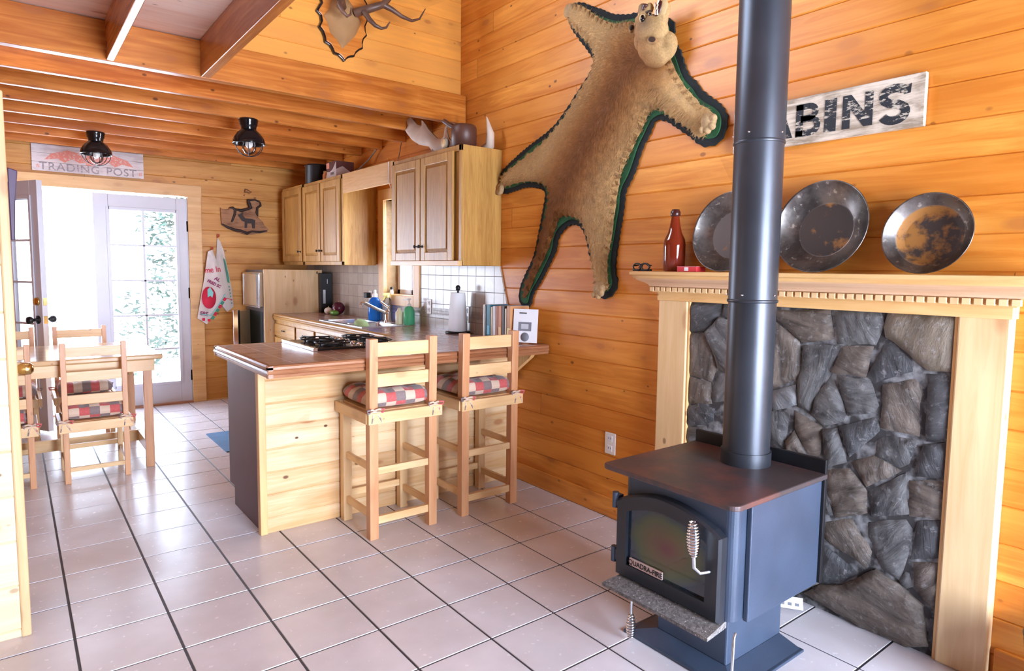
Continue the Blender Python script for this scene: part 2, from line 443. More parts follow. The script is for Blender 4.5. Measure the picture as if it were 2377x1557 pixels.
# outlines measured on the right wall: (y, z) in feet
COUGAR_BLACK=[(-3.705,9.338),(-3.785,9.422),(-4.001,9.398),(-4.267,9.269),(-4.525,9.113),(-4.823,8.958),(-5.062,8.856),(-5.292,8.805),(-5.558,8.760),(-6.026,8.546),(-6.209,8.448),(-6.255,8.283),(-6.181,8.181),(-6.345,7.987),(-6.410,7.820),(-6.537,7.519),(-6.711,7.392),(-6.752,7.294),(-6.958,7.120),(-7.140,6.983),(-7.267,6.816),(-7.274,6.671),(-7.231,6.505),(-7.097,6.393),(-6.920,6.380),(-6.771,6.439),(-6.616,6.568),(-6.418,6.705),(-6.174,6.884),(-5.945,6.961),(-5.864,6.904),(-5.764,6.727),(-5.600,6.490),(-5.541,6.300),(-5.415,6.047),(-5.261,5.859),(-5.248,5.587),(-5.188,5.282),(-5.128,4.973),(-5.089,4.694),(-5.083,4.449),(-5.151,4.309),(-5.109,4.132),(-4.967,4.003),(-4.793,3.971),(-4.613,4.025),(-4.582,4.188),(-4.629,4.335),(-4.519,4.552),(-4.406,4.808),(-4.334,5.066),(-4.205,5.272),(-3.984,5.375),(-3.733,5.292),(-3.535,5.128),(-3.483,4.859),(-3.280,4.587),(-3.041,4.266),(-2.760,3.974),(-2.733,3.747),(-2.536,3.675),(-2.331,3.790),(-2.325,4.084),(-2.488,4.338),(-2.745,4.667),(-2.867,4.949),(-2.983,5.384),(-3.098,5.772),(-3.151,6.080),(-2.548,6.194),(-2.009,6.119),(-1.725,6.088),(-1.562,6.306),(-1.609,6.556),(-1.857,6.696),(-2.335,6.904),(-2.849,7.091),(-3.273,7.219),(-3.672,7.489),(-4.048,7.817),(-4.356,8.070),(-4.453,8.222),(-4.293,8.434),(-4.022,8.715),(-3.797,8.989),(-3.692,9.198)]
COUGAR_FUR=[(-3.722,9.297),(-3.786,9.368),(-3.949,9.365),(-4.217,9.222),(-4.427,9.057),(-4.631,8.896),(-4.878,8.759),(-5.115,8.676),(-5.297,8.674),(-5.653,8.511),(-5.994,8.324),(-6.041,8.156),(-6.129,7.980),(-6.258,7.734),(-6.426,7.453),(-6.625,7.230),(-6.819,7.014),(-7.003,6.906),(-7.063,6.764),(-7.017,6.596),(-6.877,6.529),(-6.709,6.584),(-6.687,6.663),(-6.453,6.807),(-6.210,6.972),(-6.001,7.135),(-5.792,7.109),(-5.714,6.929),(-5.463,6.574),(-5.334,6.391),(-5.204,6.170),(-5.141,5.938),(-5.082,5.599),(-5.023,5.220),(-4.984,4.941),(-4.920,4.660),(-4.931,4.340),(-4.985,4.199),(-4.839,4.106),(-4.635,4.153),(-4.619,4.335),(-4.542,4.625),(-4.454,4.953),(-4.339,5.248),(-4.200,5.438),(-3.896,5.529),(-3.612,5.527),(-3.501,5.283),(-3.273,4.862),(-2.912,4.385),(-2.662,3.970),(-2.498,3.881),(-2.559,4.174),(-2.843,4.586),(-3.052,5.104),(-3.225,5.568),(-3.308,5.873),(-3.302,6.105),(-2.931,6.257),(-2.414,6.308),(-1.936,6.250),(-1.723,6.249),(-1.705,6.462),(-1.930,6.563),(-2.535,6.777),(-3.099,6.977),(-3.451,7.191),(-3.732,7.368),(-4.052,7.709),(-4.359,7.964),(-4.504,8.209),(-4.472,8.425),(-4.234,8.659),(-3.962,8.908),(-3.794,9.097)]
COUGAR_SPINE=[(-5.717,7.955),(-5.412,7.962),(-5.063,7.509),(-4.786,7.186),(-4.396,6.792),(-4.089,6.436),(-3.824,6.095),(-3.490,5.706),(-3.320,5.407),(-2.967,4.707),(-2.626,4.134)]
STONES=[
[(-6.757,4.029),(-7.359,4.056),(-7.335,3.876),(-7.064,3.575),(-6.752,3.550)],
[(-7.405,4.050),(-8.216,4.065),(-8.206,3.865),(-8.047,3.787),(-7.509,3.781),(-7.392,3.852)],
[(-7.099,3.558),(-7.348,3.798),(-7.511,3.742),(-8.029,3.749),(-8.032,3.258),(-7.704,2.946),(-7.359,3.059),(-7.305,3.214)],
[(-6.727,3.527),(-7.051,3.546),(-7.282,3.191),(-7.302,3.072),(-7.227,2.831),(-6.754,2.890)],
[(-6.746,2.834),(-7.205,2.795),(-7.242,2.493),(-6.775,2.414)],
[(-6.752,2.346),(-7.026,2.427),(-7.294,2.400),(-7.269,2.231),(-7.137,2.144),(-6.763,2.070)],
[(-6.751,2.003),(-7.164,2.099),(-7.245,1.896),(-6.761,1.769)],
[(-7.347,2.997),(-7.706,2.907),(-8.124,3.072),(-8.116,2.813),(-7.451,2.569),(-7.275,2.519),(-7.254,2.761)],
[(-8.168,3.815),(-8.590,3.567),(-8.632,3.255),(-8.597,3.070),(-8.196,2.856),(-8.103,3.077),(-8.071,3.714)],
[(-8.250,3.949),(-8.998,4.037),(-9.053,3.652),(-8.646,3.569),(-8.266,3.858)],
[(-9.044,4.022),(-9.626,4.061),(-9.653,3.868),(-9.579,3.634),(-9.135,3.598)],
[(-9.711,4.011),(-10.451,4.031),(-10.444,3.393),(-10.202,3.380),(-9.712,3.744),(-9.685,3.832)],
[(-8.656,3.509),(-9.151,3.565),(-8.881,2.932),(-8.779,2.647),(-8.636,2.683),(-8.612,3.072),(-8.673,3.188)],
[(-9.195,3.556),(-9.542,3.581),(-9.478,3.199),(-9.067,3.212)],
[(-9.720,3.706),(-10.085,3.377),(-9.591,3.155),(-9.510,3.197)],
[(-8.227,2.804),(-8.576,2.951),(-8.608,2.708),(-8.263,2.573),(-8.207,2.714)],
[(-9.062,3.169),(-9.260,2.682),(-9.237,2.615),(-9.001,2.486),(-8.833,2.603),(-8.877,2.861)],
[(-9.158,3.175),(-9.535,3.144),(-9.654,2.871),(-9.612,2.787),(-9.307,2.684)],
[(-9.702,3.119),(-10.111,3.271),(-10.123,2.595),(-9.697,2.611),(-9.711,2.864)],
[(-10.194,3.332),(-10.436,3.350),(-10.443,2.594),(-10.228,2.538)],
[(-8.201,2.516),(-8.496,2.570),(-8.444,2.064),(-8.203,2.059)],
[(-8.583,2.604),(-8.945,2.464),(-8.953,2.061),(-8.781,2.057),(-8.610,2.378)],
[(-8.490,2.161),(-8.579,2.317),(-8.744,2.059),(-8.496,2.050)],
[(-8.997,2.432),(-9.159,2.482),(-9.294,2.073),(-9.052,1.943)],
[(-9.219,2.511),(-9.667,2.714),(-9.678,2.567),(-9.340,2.160)],
[(-9.689,2.430),(-9.790,2.504),(-10.127,2.525),(-10.033,2.228),(-9.953,2.175),(-9.674,2.250)],
[(-9.393,2.090),(-9.645,2.213),(-9.956,2.124),(-9.580,1.844)],
[(-10.195,2.486),(-10.432,2.555),(-10.431,2.133),(-10.146,2.121),(-10.159,2.278)],
[(-9.061,1.902),(-9.356,1.988),(-9.575,1.761),(-9.590,1.499),(-9.206,1.309),(-9.083,1.622)],
[(-9.623,1.775),(-10.009,2.089),(-10.065,1.632),(-9.656,1.471)],
[(-10.074,2.025),(-10.419,2.102),(-10.431,1.683),(-10.098,1.610)],
[(-9.070,1.216),(-9.408,1.342),(-9.666,1.010),(-9.639,0.803),(-9.086,0.975)],
[(-9.630,1.368),(-10.128,1.554),(-10.121,1.330),(-9.999,0.789),(-9.829,0.865),(-9.622,1.228)],
[(-10.188,1.558),(-10.420,1.648),(-10.419,1.217),(-10.150,1.085)],
[(-9.051,0.908),(-9.523,0.671),(-9.347,0.489),(-9.061,0.375)],
[(-10.181,1.051),(-10.423,1.142),(-10.447,0.533),(-10.312,0.636),(-10.196,0.801)],
[(-10.030,0.775),(-10.109,0.938),(-10.161,0.761),(-10.070,0.691)],
[(-8.863,0.145),(-9.057,0.318),(-9.351,0.419),(-9.757,0.803),(-10.009,0.719),(-10.276,0.566),(-10.365,0.121),(-10.142,-0.020),(-9.576,0.007)],
[(-10.388,0.442),(-10.451,0.470),(-10.441,0.027),(-10.402,0.080)],
[(-9.060,1.598),(-9.173,1.327),(-9.084,1.292)],
[(-6.763,1.714),(-7.709,1.910),(-7.822,1.387),(-6.790,1.063)],
[(-7.754,1.888),(-8.459,1.993),(-8.442,1.555),(-7.874,1.401)],
[(-6.792,1.011),(-7.558,1.241),(-7.630,0.681),(-6.819,0.373)],
[(-7.612,1.264),(-8.405,1.500),(-8.392,0.968),(-7.684,0.699)],
[(-8.444,1.518),(-9.022,1.641),(-9.041,0.959),(-8.443,0.908)],
[(-6.821,0.329),(-7.811,0.691),(-7.885,0.076),(-6.840,-0.105)],
[(-7.863,0.709),(-8.394,0.923),(-9.008,0.893),(-9.019,0.347),(-8.787,0.141),(-7.938,0.064)],
]

# ------------------------------------------------------------------ the setting
WX = 9.035; YB = 10.2; YR_ = -20.0; XL = -7.0; ZC = 13.5
def cuts(lo, hi, holes, iu):
    """intervals of [lo,hi] left after holes"""
    segs = [(lo, hi)]
    for h in holes:
        a, b = h[iu], h[iu+1]; out = []
        for s0, s1 in segs:
            if b <= s0 or a >= s1: out.append((s0, s1)); continue
            if a > s0: out.append((s0, a))
            if b < s1: out.append((b, s1))
        segs = out
    return segs
def planked(name, plane, const, sgn, u0, u1, z0, z1, pitch, off, mat, holes=(), thick=.45, ch=.015):
    """wall face at plane=const, room on the sgn side; boards along u; holes = (u0,u1,z0,z1)"""
    mb = MB()
    def P(u, d, z): return (const-sgn*d, u, z) if plane == 'x' else (u, const-sgn*d, z)
    k = math.floor((z0-off)/pitch)
    while off+k*pitch < z1:
        a, b = max(z0, off+k*pitch), min(z1, off+(k+1)*pitch); k += 1
        if b-a < .01: continue
        zs = sorted({a, b}|{h[i] for h in holes for i in (2, 3) if a < h[i] < b})
        for q0, q1 in zip(zs, zs[1:]):
            for s0, s1 in cuts(u0, u1, [h for h in holes if h[2] < (q0+q1)/2 < h[3]], 0):
                lo = ch if q0 == a else 0; hi = ch if q1 == b else 0
                prof = [(q0, .017 if lo else 0)]
                if lo: prof.append((q0+lo, 0))
                if hi: prof += [(q1-hi, 0), (q1, .017)]
                else: prof.append((q1, 0))
                V = [P(s0, d, z) for z, d in prof]+[P(s1, d, z) for z, d in prof]; n = len(prof)
                mb.add(V, [(i, i+1, i+1+n, i+n) for i in range(n-1)])
    zs = sorted({z0, z1}|{h[i] for h in holes for i in (2, 3)})
    for q0, q1 in zip(zs, zs[1:]):
        for s0, s1 in cuts(u0, u1, [h for h in holes if h[2] < (q0+q1)/2 < h[3]], 0):
            a, b = const-sgn*.03, const-sgn*thick
            if plane == 'x': mb.box(min(a, b), max(a, b), s0, s1, q0, q1)
            else: mb.box(s0, s1, min(a, b), max(a, b), q0, q1)
    o = mb.build(name, mat); struct(o); return o

# floor: bevelled tiles over a recessed grout bed
fb = MB(); g = .008; bv = .009
for i in range(int(XL), 10):
    for j in range(int(YR_), 11):
        x0, x1, y0, y1 = i+g, min(i+1-g, WX), j+g, min(j+1-g, YB)
        if x1-x0 < .02: continue
        V = [(x0, y0, -.02), (x1, y0, -.02), (x1, y1, -.02), (x0, y1, -.02), (x0+bv, y0+bv, 0), (x1-bv, y0+bv, 0), (x1-bv, y1-bv, 0), (x0+bv, y1-bv, 0)]
        fb.add(V, [(4, 5, 6, 7), (0, 1, 5, 4), (1, 2, 6, 5), (2, 3, 7, 6), (3, 0, 4, 7)])
fl = fb.build('floor', 'tile', origin=(0, 0, 0)); struct(fl)
gr = B(XL-.5, WX+.5, YR_-.5, YB+.5, -.3, -.008).build('floor_grout', 'grout', parent=fl)

SW = (2.20, 3.95, 3.74, 6.40)   # sink window opening y0,y1,z0,z1
planked('wall_right', 'x', WX, -1, YR_, YB, 0, ZC, .4255, 7.07-.4255*20, 'wall_right', [SW])
DO = (0.0, 5.16, 0.0, 6.70)
planked('wall_back', 'y', YB, -1, -4.0, WX, 0, 8.6, .545, .21, 'wall_back', [DO])
planked('wall_loft', 'y', .03, -1, 3.55, WX, 8.44, ZC, .43, 8.44-.43*20, 'wall_up', thick=.35)
planked('wall_partition', 'y', -3.58, -1, XL, .51, 0, 6.42, .545, .1, 'wall_left', thick=.38)
o = B(.50, .60, -3.60, -3.16, 0, 6.42).build('trim_1', 'pale_z', bevel=.02); struct(o)
planked('wall_left', 'x', XL, 1, YR_, 0.0, 0, ZC, .5, 0, 'wall_dark')
planked('wall_dining', 'x', -4.0, 1, -3.2, YB, 0, 8.6, .5, 0, 'wall_y')
planked('wall_rear', 'y', YR_, 1, XL, WX, 0, ZC, .5, 0, 'wall_dark', [(2.5, 8.5, .2, 7.0)])
o = B(XL, WX, YR_, .4, ZC, ZC+.3).build('ceiling', 'ceil_dark'); struct(o)
o = B(-4, WX+.4, .36, YB+.4, 8.45, 8.62).build('ceiling_loft_deck', 'ceil_x'); struct(o)
o = B(XL, 3.5, -15.0, -.06, 8.48, 8.62).build('ceiling_loft_boards', 'ceil_x'); struct(o)

o = B(XL, WX-.01, -.22, -.02, 7.82, 8.465).build('ceiling_beam', 'beam_x', bevel=.015); struct(o)
o['label'] = 'knotty fir beam carrying the loft edge above the kitchen'
for i, yj in enumerate((1.38, 2.76, 4.14, 5.52, 6.92, 8.32, 9.72)):
    o = B(-3.98, WX-.01, yj-.065, yj+.065, 7.84, 8.44).build('ceiling_joist', 'beam_x', bevel=.012); struct(o)
    if i == 0: o['group'] = 'fir joists over the kitchen'
    o['group'] = 'fir joists over the kitchen'
for xj, w in ((.52, .12), (2.03, .11), (3.48, .16), (-1.0, .12), (-2.6, .12), (-4.2, .12)):
    o = B(xj-w/2, xj+w/2, -15.0, -.23, 7.83, 8.47).build('ceiling_beam_loft', 'beam_y', bevel=.012); struct(o)
    o['group'] = 'loft beams running toward the living room'

M['base'] = wood('orange_pine_baseboard', PINE_L, PINE_D, 1, .6)
# casings round the french door, baseboard
mb = MB().box(5.16, 5.56, YB-.07, YB, 0, 6.72).box(-.42, -.02, YB-.07, YB, 0, 6.72)
mb.box(-.46, 5.58, YB-.075, YB, 6.70, 7.06)
o = mb.build('trim_2', 'trim_x', bevel=.01); struct(o)
o = B(0, 5.16, YB-.1, YB+.3, -.0, .06).build('trim_3', 'dark_x', bevel=.01); struct(o)
o = MB().box(WX-.055, WX, -6.2, -2.22, 0, .36).build('baseboard_right', M['base'], bevel=.015); struct(o)
o = MB().box(WX-.055, WX, -20, -11.0, 0, .36).build('baseboard_right', M['base'], bevel=.015); struct(o)
o = MB().box(5.58, 6.9, YB-.04, YB, 0, .04).build('baseboard_back', 'trim_x'); struct(o)

# french doors ------------------------------------------------------
def door_leaf(name, w, label=None):
    """glazed leaf built in its own frame: x 0..w, y thickness, z up"""
    H = 6.58
    r = thing(name, (0, 0, 0), label, 'door'); del r['category']
    r['kind'] = 'structure'
    st_l, st_r, bot, top = .39, .31, .66, .44
    f = MB().box(0, st_l, -.07, .07, .05, H+.05).box(w-st_r, w, -.07, .07, .05, H+.05).box(st_l, w-st_r, -.07, .07, .05, .05+bot).box(st_l, w-st_r, -.07, .07, H+.05-top, H+.05)
    f.build('door_frame', 'white', r, bevel=.01, local=True)
    m = MB(); x0, x1, z0, z1 = st_l, w-st_r, .05+bot, H+.05-top
    for a in (-1, 1):      # raised glazing bead
        y = .075*a
        for bx in ((x0-.06, x0+.03, z0-.06, z1+.06), (x1-.03, x1+.06, z0-.06, z1+.06)): m.box(bx[0], bx[1], min(y, y+.03*a), max(y, y+.03*a), bx[2], bx[3])
        for bz in ((z0-.06, z0+.03), (z1-.03, z1+.06)): m.box(x0, x1, min(y, y+.03*a), max(y, y+.03*a), bz[0], bz[1])
    m.box((x0+x1)/2-.032, (x0+x1)/2+.032, -.05, .05, z0, z1)
    for k in range(1, 5):
        z = z0+(z1-z0)*k/5; m.box(x0, x1, -.05, .05, z-.028, z+.028)
    m.build('glazing_bars', 'white', r, bevel=.006, local=True)
    B(x0, x1, -.012, .012, z0, z1).build('glass', 'glass', r, local=True)
    return r
d1 = door_leaf('door_1', 2.55); d1.location = Vector((2.60, YB+.12, 0))*T
d1['label'] = 'closed white leaf of the french door with ten panes'
for z in (.9, 3.6, 5.75):
    B(2.53, 2.57, -.10, -.06, z-.17, z+.17).build('hinge', 'brass', d1, local=True)
B(2.53, 2.56, -.10, .13, .06, 6.66).build('jamb', 'white', d1, local=True)
d2 = door_leaf('door_2', 2.55); d2['label'] = 'open white leaf of the french door swung into the room'
d2.location = Vector((.05, YB-.05, 0))*T; d2.rotation_euler.z = math.atan2(-2.22, 1.20)
# the free edge of the leaf is at local x = 2.55
def knob(parent, x, y0, sgn, z, matn='black', local=True, r=.10):
    m = Matrix.Translation((x, y0, z)) @ Matrix.Rotation(-sgn*PI/2, 4, 'X')
    MB().lathe([(.0, 0), (.11, 0), (.11, .02), (.04, .04), (.04, .12), (r*.8, .16), (r, .2), (r*.9, .26), (.0, .29)], mtx=m, n=20).build('door_knob', matn, parent, local=local)
for sg in (-1, 1):
    knob(d2, 2.36, .07*sg, sg, 3.02); 
    m = Matrix.Translation((2.36, .07*sg, 3.50)) @ Matrix.Rotation(-sg*PI/2, 4, 'X')
    MB().lathe([(0, 0), (.11, 0), (.11, .03), (.08, .06), (0, .06)], mtx=m, n=20).build('deadbolt', 'brass', d2, local=True)
for z in (3.02, 3.50): B(2.548, 2.56, -.045, .045, z-.1, z+.1).build('latch_plate', 'brass', d2, local=True)

# slab door folded back behind the partition, its brass knob showing past the edge
d3 = thing('door_3', (.40, -2.2, 0), 'pine door folded back behind the partition, only its brass knob showing', 'door'); del d3['category']; d3['kind'] = 'structure'
B(.28, .42, -3.1, -.7, .03, 6.4).build('door_panel', 'pale_z', d3, bevel=.01)
m = Matrix.Translation((.42, -1.3, 2.95)) @ Matrix.Rotation(PI/2, 4, 'Y')
MB().lathe([(0, 0), (.11, 0), (.105, .025), (.05, .04), (.038, .1), (.038, .17), (.07, .2), (.092, .26), (.088, .33), (.05, .37), (0, .375)], mtx=m, n=28).build('door_knob', 'brass', d3)

# sink window --------------------------------------------------------
w1 = thing('window_1', (WX, 3.07, SW[2]), 'small pine cased window behind the kitchen sink', 'window'); del w1['category']; w1['kind'] = 'structure'
y0, y1, z0, z1 = SW
c = MB().box(WX-.07, WX, y1, y1+.32, z0-.28, z1+.3).box(WX-.07, WX, y0-.32, y0, z0-.28, z1+.3).box(WX-.075, WX, y0-.02, y1+.02, z0-.28, z0).box(WX-.075, WX, y0-.02, y1+.02, z1, z1+.3)
c.build('casing', 'trim_z', w1, bevel=.01)
c = MB().box(WX-.02, WX+.42, y1, y1+.03, z0, z1).box(WX-.02, WX+.42, y0-.03, y0, z0, z1).box(WX-.02, WX+.42, y0, y1, z0-.03, z0+.01).box(WX-.02, WX+.42, y0, y1, z1, z1+.03)
c.build('jamb', 'trim_y', w1)
X = WX+.38
c = MB()
for a, b in ((y0, y0+.16), (y1-.16, y1), ((y0+y1)/2-.045, (y0+y1)/2+.045)): c.box(X, X+.1, a, b, z0+.01, z1)
c.box(X, X+.1, y0, y1, z0+.01, z0+.15).box(X, X+.1, y0, y1, z1-.15, z1)
c.build('sash', 'white', w1, bevel=.01)
B(X+.04, X+.06, y0+.1, y1-.1, z0+.1, z1-.1).build('pane', 'glass', w1)

def big_window(name, plane, const, u0, u1, z0, z1, nu, nz, label):
    r = thing(name, (const, (u0+u1)/2, z0) if plane == 'x' else ((u0+u1)/2, const, z0), label, 'window'); del r['category']; r['kind'] = 'structure'
    m = MB()
    def bx(a, b, c_, d, t=.1):
        if plane == 'x': m.box(const-t, const+t, a, b, c_, d)
        else: m.box(a, b, const-t, const+t, c_, d)
    for k in range(nu+1):
        u = u0+(u1-u0)*k/nu; bx(max(u0, u-.1), min(u1, u+.1), z0, z1)
    for k in range(nz+1):
        z = z0+(z1-z0)*k/nz; bx(u0, u1, max(z0, z-.1), min(z1, z+.1))
    m.build('window_frame', 'white', r)
    g = MB()
    if plane == 'x': g.box(const-.01, const+.01, u0, u1, z0, z1)
    else: g.box(u0, u1, const-.01, const+.01, z0, z1)
    g.build('pane', 'glass', r)
big_window('window_2', 'y', YR_-.2, 2.5, 8.5, .2, 7.0, 3, 1, 'wide glazed living room door behind the viewer')

# tiled backsplash on the right wall: cut at a slant at its near end
def slab_yz(poly, x0, x1, name, mat, parent=None): return MB().prism(poly, x0, x1, 'yz').build(name, mat, parent)
bs = MB()
ybs = -1.62
bs.prism([(YB-.02, 3.0), (YB-.02, 4.60), (4.27, 4.60), (4.27, 3.46), (4.27, 3.0)], WX-.035, WX, 'yz')
bs.prism([(4.27, 3.0), (4.27, 3.46), (1.88, 3.46), (1.88, 3.0)], WX-.035, WX, 'yz')
bs.prism([(1.88, 3.0), (1.88, 4.56), (ybs, 4.56), (-1.93, 3.62), (-1.93, 3.0)], WX-.035, WX, 'yz')
o = bs.build('trim_4', 'backsplash'); struct(o)
o = MB().box(WX-.042, WX-.03, -1.92, 4.27, 3.32, 3.50).build('trim_5', 'mosaic'); struct(o)

# outside: deck boards, spruce
dk = MB()
for k in range(14): dk.box(-4, 9, YB+.5+k*.48, YB+.94+k*.48, -.35, -.2)
o = dk.build('deck', plain('sun_bleached_deck', (.62, .58, .54), .7)); o['kind'] = 'structure'
rnd = random.Random(11)
tr = thing('spruce_tree', (7.9, 21.0, -.5), 'green spruce seen through the right panes of the french door', 'tree')
MB().tube([(7.9, 21, -.5), (7.9, 21, 9), (7.9, 21, 17)], [.16, .13, .04], 8).build('trunk', plain('bark', (.03, .02, .015), .9), tr)
lm = MB()
for k in range(9000):
    z = .6+16*rnd.random()**1.2; R_ = (17-z)*.25+.3; a = rnd.uniform(0, 2*PI); r = R_*rnd.random()**.5
    if math.sin(a*5+z*3.1) < -.2 and rnd.random() < .8: continue
    p = Vector((7.9+r*math.cos(a), 21+r*math.sin(a), z-r*.25)); d = Vector((rnd.uniform(-1, 1), rnd.uniform(-1, 1), rnd.uniform(-.5, .3))).normalized()*rnd.uniform(.22, .60)
    s_ = d.cross(Vector((rnd.uniform(-1, 1), rnd.uniform(-1, 1), 1))).normalized()*.085
    lm.add([p-s_, p+s_, p+d], [(0, 1, 2)])
lm.build('foliage', plain('spruce_needles', (.008, .020, .011), .8, var=.5), tr)
lf = thing('leafy_bush', (17.0, 5.2, -1), 'green leafy bush seen through the sink window', 'bush')
lm = MB()
for k in range(1500):
    a, b, r = rnd.uniform(0, 2*PI), rnd.uniform(-1, 1), rnd.random()**.4*2.6
    p = Vector((17+r*math.cos(a), 5.0+r*math.sin(a), 3.4+b*3.2)); d = Vector((rnd.uniform(-1, 1), rnd.uniform(-1, 1), rnd.uniform(-1, .6))).normalized()*.22
    s_ = d.cross(Vector((0, .3, 1))).normalized()*.08
    lm.add([p-s_, p+d*.5+s_*1.2, p+d, p+s_*0-d*.3], [(0, 1, 2, 3)])
lm.build('foliage', plain('bush_leaves', (.03, .075, .015), .7, var=.5), lf)
MB().tube([(17, 5, -1), (17, 5, 3.5)], .12, 8).build('stem', plain('bush_bark', (.12, .07, .05), .9), lf)

# ------------------------------------------------------------------ seats and table
def make_cushion(w, d, h, label, group, tuft=3):
    r = thing('seat_cushion', (0, 0, 0), label, 'cushion', group)
    nx, ny = 28, 28; V = []; F = []
    def P(i, j, top):
        u, v = -1+2*i/nx, -1+2*j/ny
        e = (max(0, 1-abs(u)**5)*max(0, 1-abs(v)**5))**.42
        su = 1 if abs(u) < 1 else 1
        z = h/2*e
        if top:
            tu = math.cos(u*PI*tuft/2)**2*math.cos(v*PI*tuft/2)**2
            z *= .78+.32*(abs(math.sin((u+1)*PI*tuft/2))*abs(math.sin((v+1)*PI*tuft/2)))**.5
        k = 1-.05*(1-e)
        return (w/2*u*k, d/2*v*k, h/2+(z if top else -z))
    for top in (1, 0):
        o_ = len(V)
        V += [P(i, j, top) for j in range(ny+1) for i in range(nx+1)]
        for j in range(ny):
            for i in range(nx):
                a = o_+j*(nx+1)+i; F.append((a, a+1, a+nx+2, a+nx+1) if top else (a, a+nx+1, a+nx+2, a+1))
    o = MB().add(V, F, True).build('pad', 'plaid', r, local=True)
    for sx in (-1, 1):      # bow ties at the back corners
        m = MB(); x, y = sx*(w/2-.05), -d/2-.07
        for a in (-1, 1):
            m.tube([(x, y, .02), (x+.06*a, y-.05, .05), (x+.15*a, y-.06, .04), (x+.13*a, y-.05, -.01), (x, y-.02, .0)], .018, 6)
            m.tube([(x, y-.02, .0), (x+.05*a, y-.06, -.05), (x+.09*a+.02, y-.06, -.17)], [.018, .016, .01], 6)
        m.tube([(x, y+.15, .05), (x, y, .02)], .016, 6)
        m.build('tie', 'plaid', r, local=True)
    return r

def make_chair(name, label, cat, group, S):
    """S: sizes in feet. back posts on -y side, local origin at the floor centre"""
    r = thing(name, (0, 0, 0), label, cat, group)
    w, d, p = S['w'], S['d'], S['p']; hx = w/2-p/2; hy = d/2-p/2
    zs = S['seat']
    for sx in (-1, 1):
        B(sx*hx-p/2, sx*hx+p/2, -hy-p/2, -hy+p/2, 0, zs[0]).build('leg', 'post_z', r, bevel=.008, local=True)
        B(sx*hx-p/2, sx*hx+p/2, hy-p/2, hy+p/2, 0, zs[0]).build('leg', 'chair_z', r, bevel=.008, local=True)
        q = S.get('flare', 0)
        MB().bar((sx*(hx+q), -hy+.01, zs[0]+.01), (sx*(hx+q), -hy-.02, S['top']), p*.95, p, (0, 1, 0)).build('back_post', 'post_z', r, bevel=.008, local=True)
    B(-hx-.02, hx+.02, -hy, hy+.05, zs[1]-.07, zs[1]).build('seat_board', 'chair_x', r, bevel=.01, local=True)
    a = S['ap']
    m = B(-w/2-a, w/2+a, -d/2-.09, -d/2-.015, zs[0], zs[1]+.0); m.build('apron', 'chair_x', r, bevel=.008, local=True)
    for sx in (-1, 1): B(min(sx*(w/2), sx*(w/2+.07)), max(sx*(w/2), sx*(w/2+.07)), -d/2-.012, d/2+.038, zs[0], zs[1]-.005).build('apron', 'chair_y', r, bevel=.008, local=True)
    B(-w/2, w/2, d/2, d/2+.04, zs[0], zs[1]-.005).build('apron', 'chair_x', r, bevel=.008, local=True)
    for z0, z1 in S['slats']:
        B(-hx-S.get('flare', 0)+p/2-.02, hx+S.get('flare', 0)-p/2+.02, -hy-.045, -hy+.02, z0, z1).build('slat', 'chair_x', r, bevel=.008, local=True)
    for z0, z1 in S['rb']: B(-hx+p/2-.02, hx-p/2+.02, -hy-.04, -hy+.03, z0, z1).build('rung', 'chair_x', r, bevel=.006, local=True)
    for z0, z1 in S['rs']:
        for sx in (-1, 1): B(sx*hx-.03, sx*hx+.03, -hy+p/2-.02, hy-p/2+.02, z0, z1).build('rung', 'chair_y', r, bevel=.006, local=True)
    for z0, z1 in S['rf']: B(-hx+p/2-.02, hx-p/2+.02, hy-.03, hy+.03, z0, z1).build('rung', 'chair_x', r, bevel=.006, local=True)
    return r
STOOL = dict(w=1.26, d=1.22, p=.155, seat=(1.96, 2.15), top=3.34, ap=.055, slats=[(2.54, 2.76), (3.04, 3.27)],
             rb=[(1.08, 1.20), (.24, .37)], rs=[(1.14, 1.25), (.33, .45)], rf=[(.42, .54)], flare=0.0)
s1 = make_chair('bar_stool', 'pine bar stool nearest the left end of the tiled counter', 'stool', 'pine bar stools at the counter', STOOL)
s1.location = Vector((5.68, -2.89, 0))*T
s2 = copy_thing(s1, (7.46, -2.89, 0), 'pine bar stool beside the right wall, in front of the books')
CUSH_G = 'plaid tie-on seat cushions'
cu = make_cushion(1.22, 1.22, .31, 'red plaid cushion tied on the left bar stool', CUSH_G)
cu.location = Vector((5.68, -2.85, 2.155))*T
copy_thing(cu, (7.46, -2.85, 2.155), 'red plaid cushion tied on the right bar stool')

CH = dict(w=1.16, d=1.22, p=.105, seat=(1.07, 1.27), top=2.89, ap=.07, slats=[(1.62, 1.82), (2.10, 2.30), (2.60, 2.80)],
          rb=[(.235, .325)], rs=[(.33, .42)], rf=[(.45, .55)], flare=0.0)
c1 = make_chair('dining_chair', 'pine dining chair with its back to the viewer, nearest the french door', 'chair', 'pine chairs round the dining table', CH)
c1.location = Vector((1.86, 3.33, 0))*T
copy_thing(c1, (.24, 3.38, 0), 'pine dining chair on the near side of the table, half hidden by the partition')
copy_thing(c1, (1.93, 6.55, 0), 'pine dining chair on the far side, in front of the door opening', PI)
copy_thing(c1, (.40, 6.60, 0), 'pine dining chair on the far side, in front of the open door leaf', PI)
k1 = make_cushion(1.20, 1.20, .31, 'plaid cushion on the near right dining chair', CUSH_G)
k1.location = Vector((1.86, 3.36, 1.275))*T
copy_thing(k1, (.24, 3.40, 1.275), 'plaid cushion on the near dining chair beside the partition')
copy_thing(k1, (1.93, 6.52, 1.275), 'plaid cushion on the far right dining chair', PI)
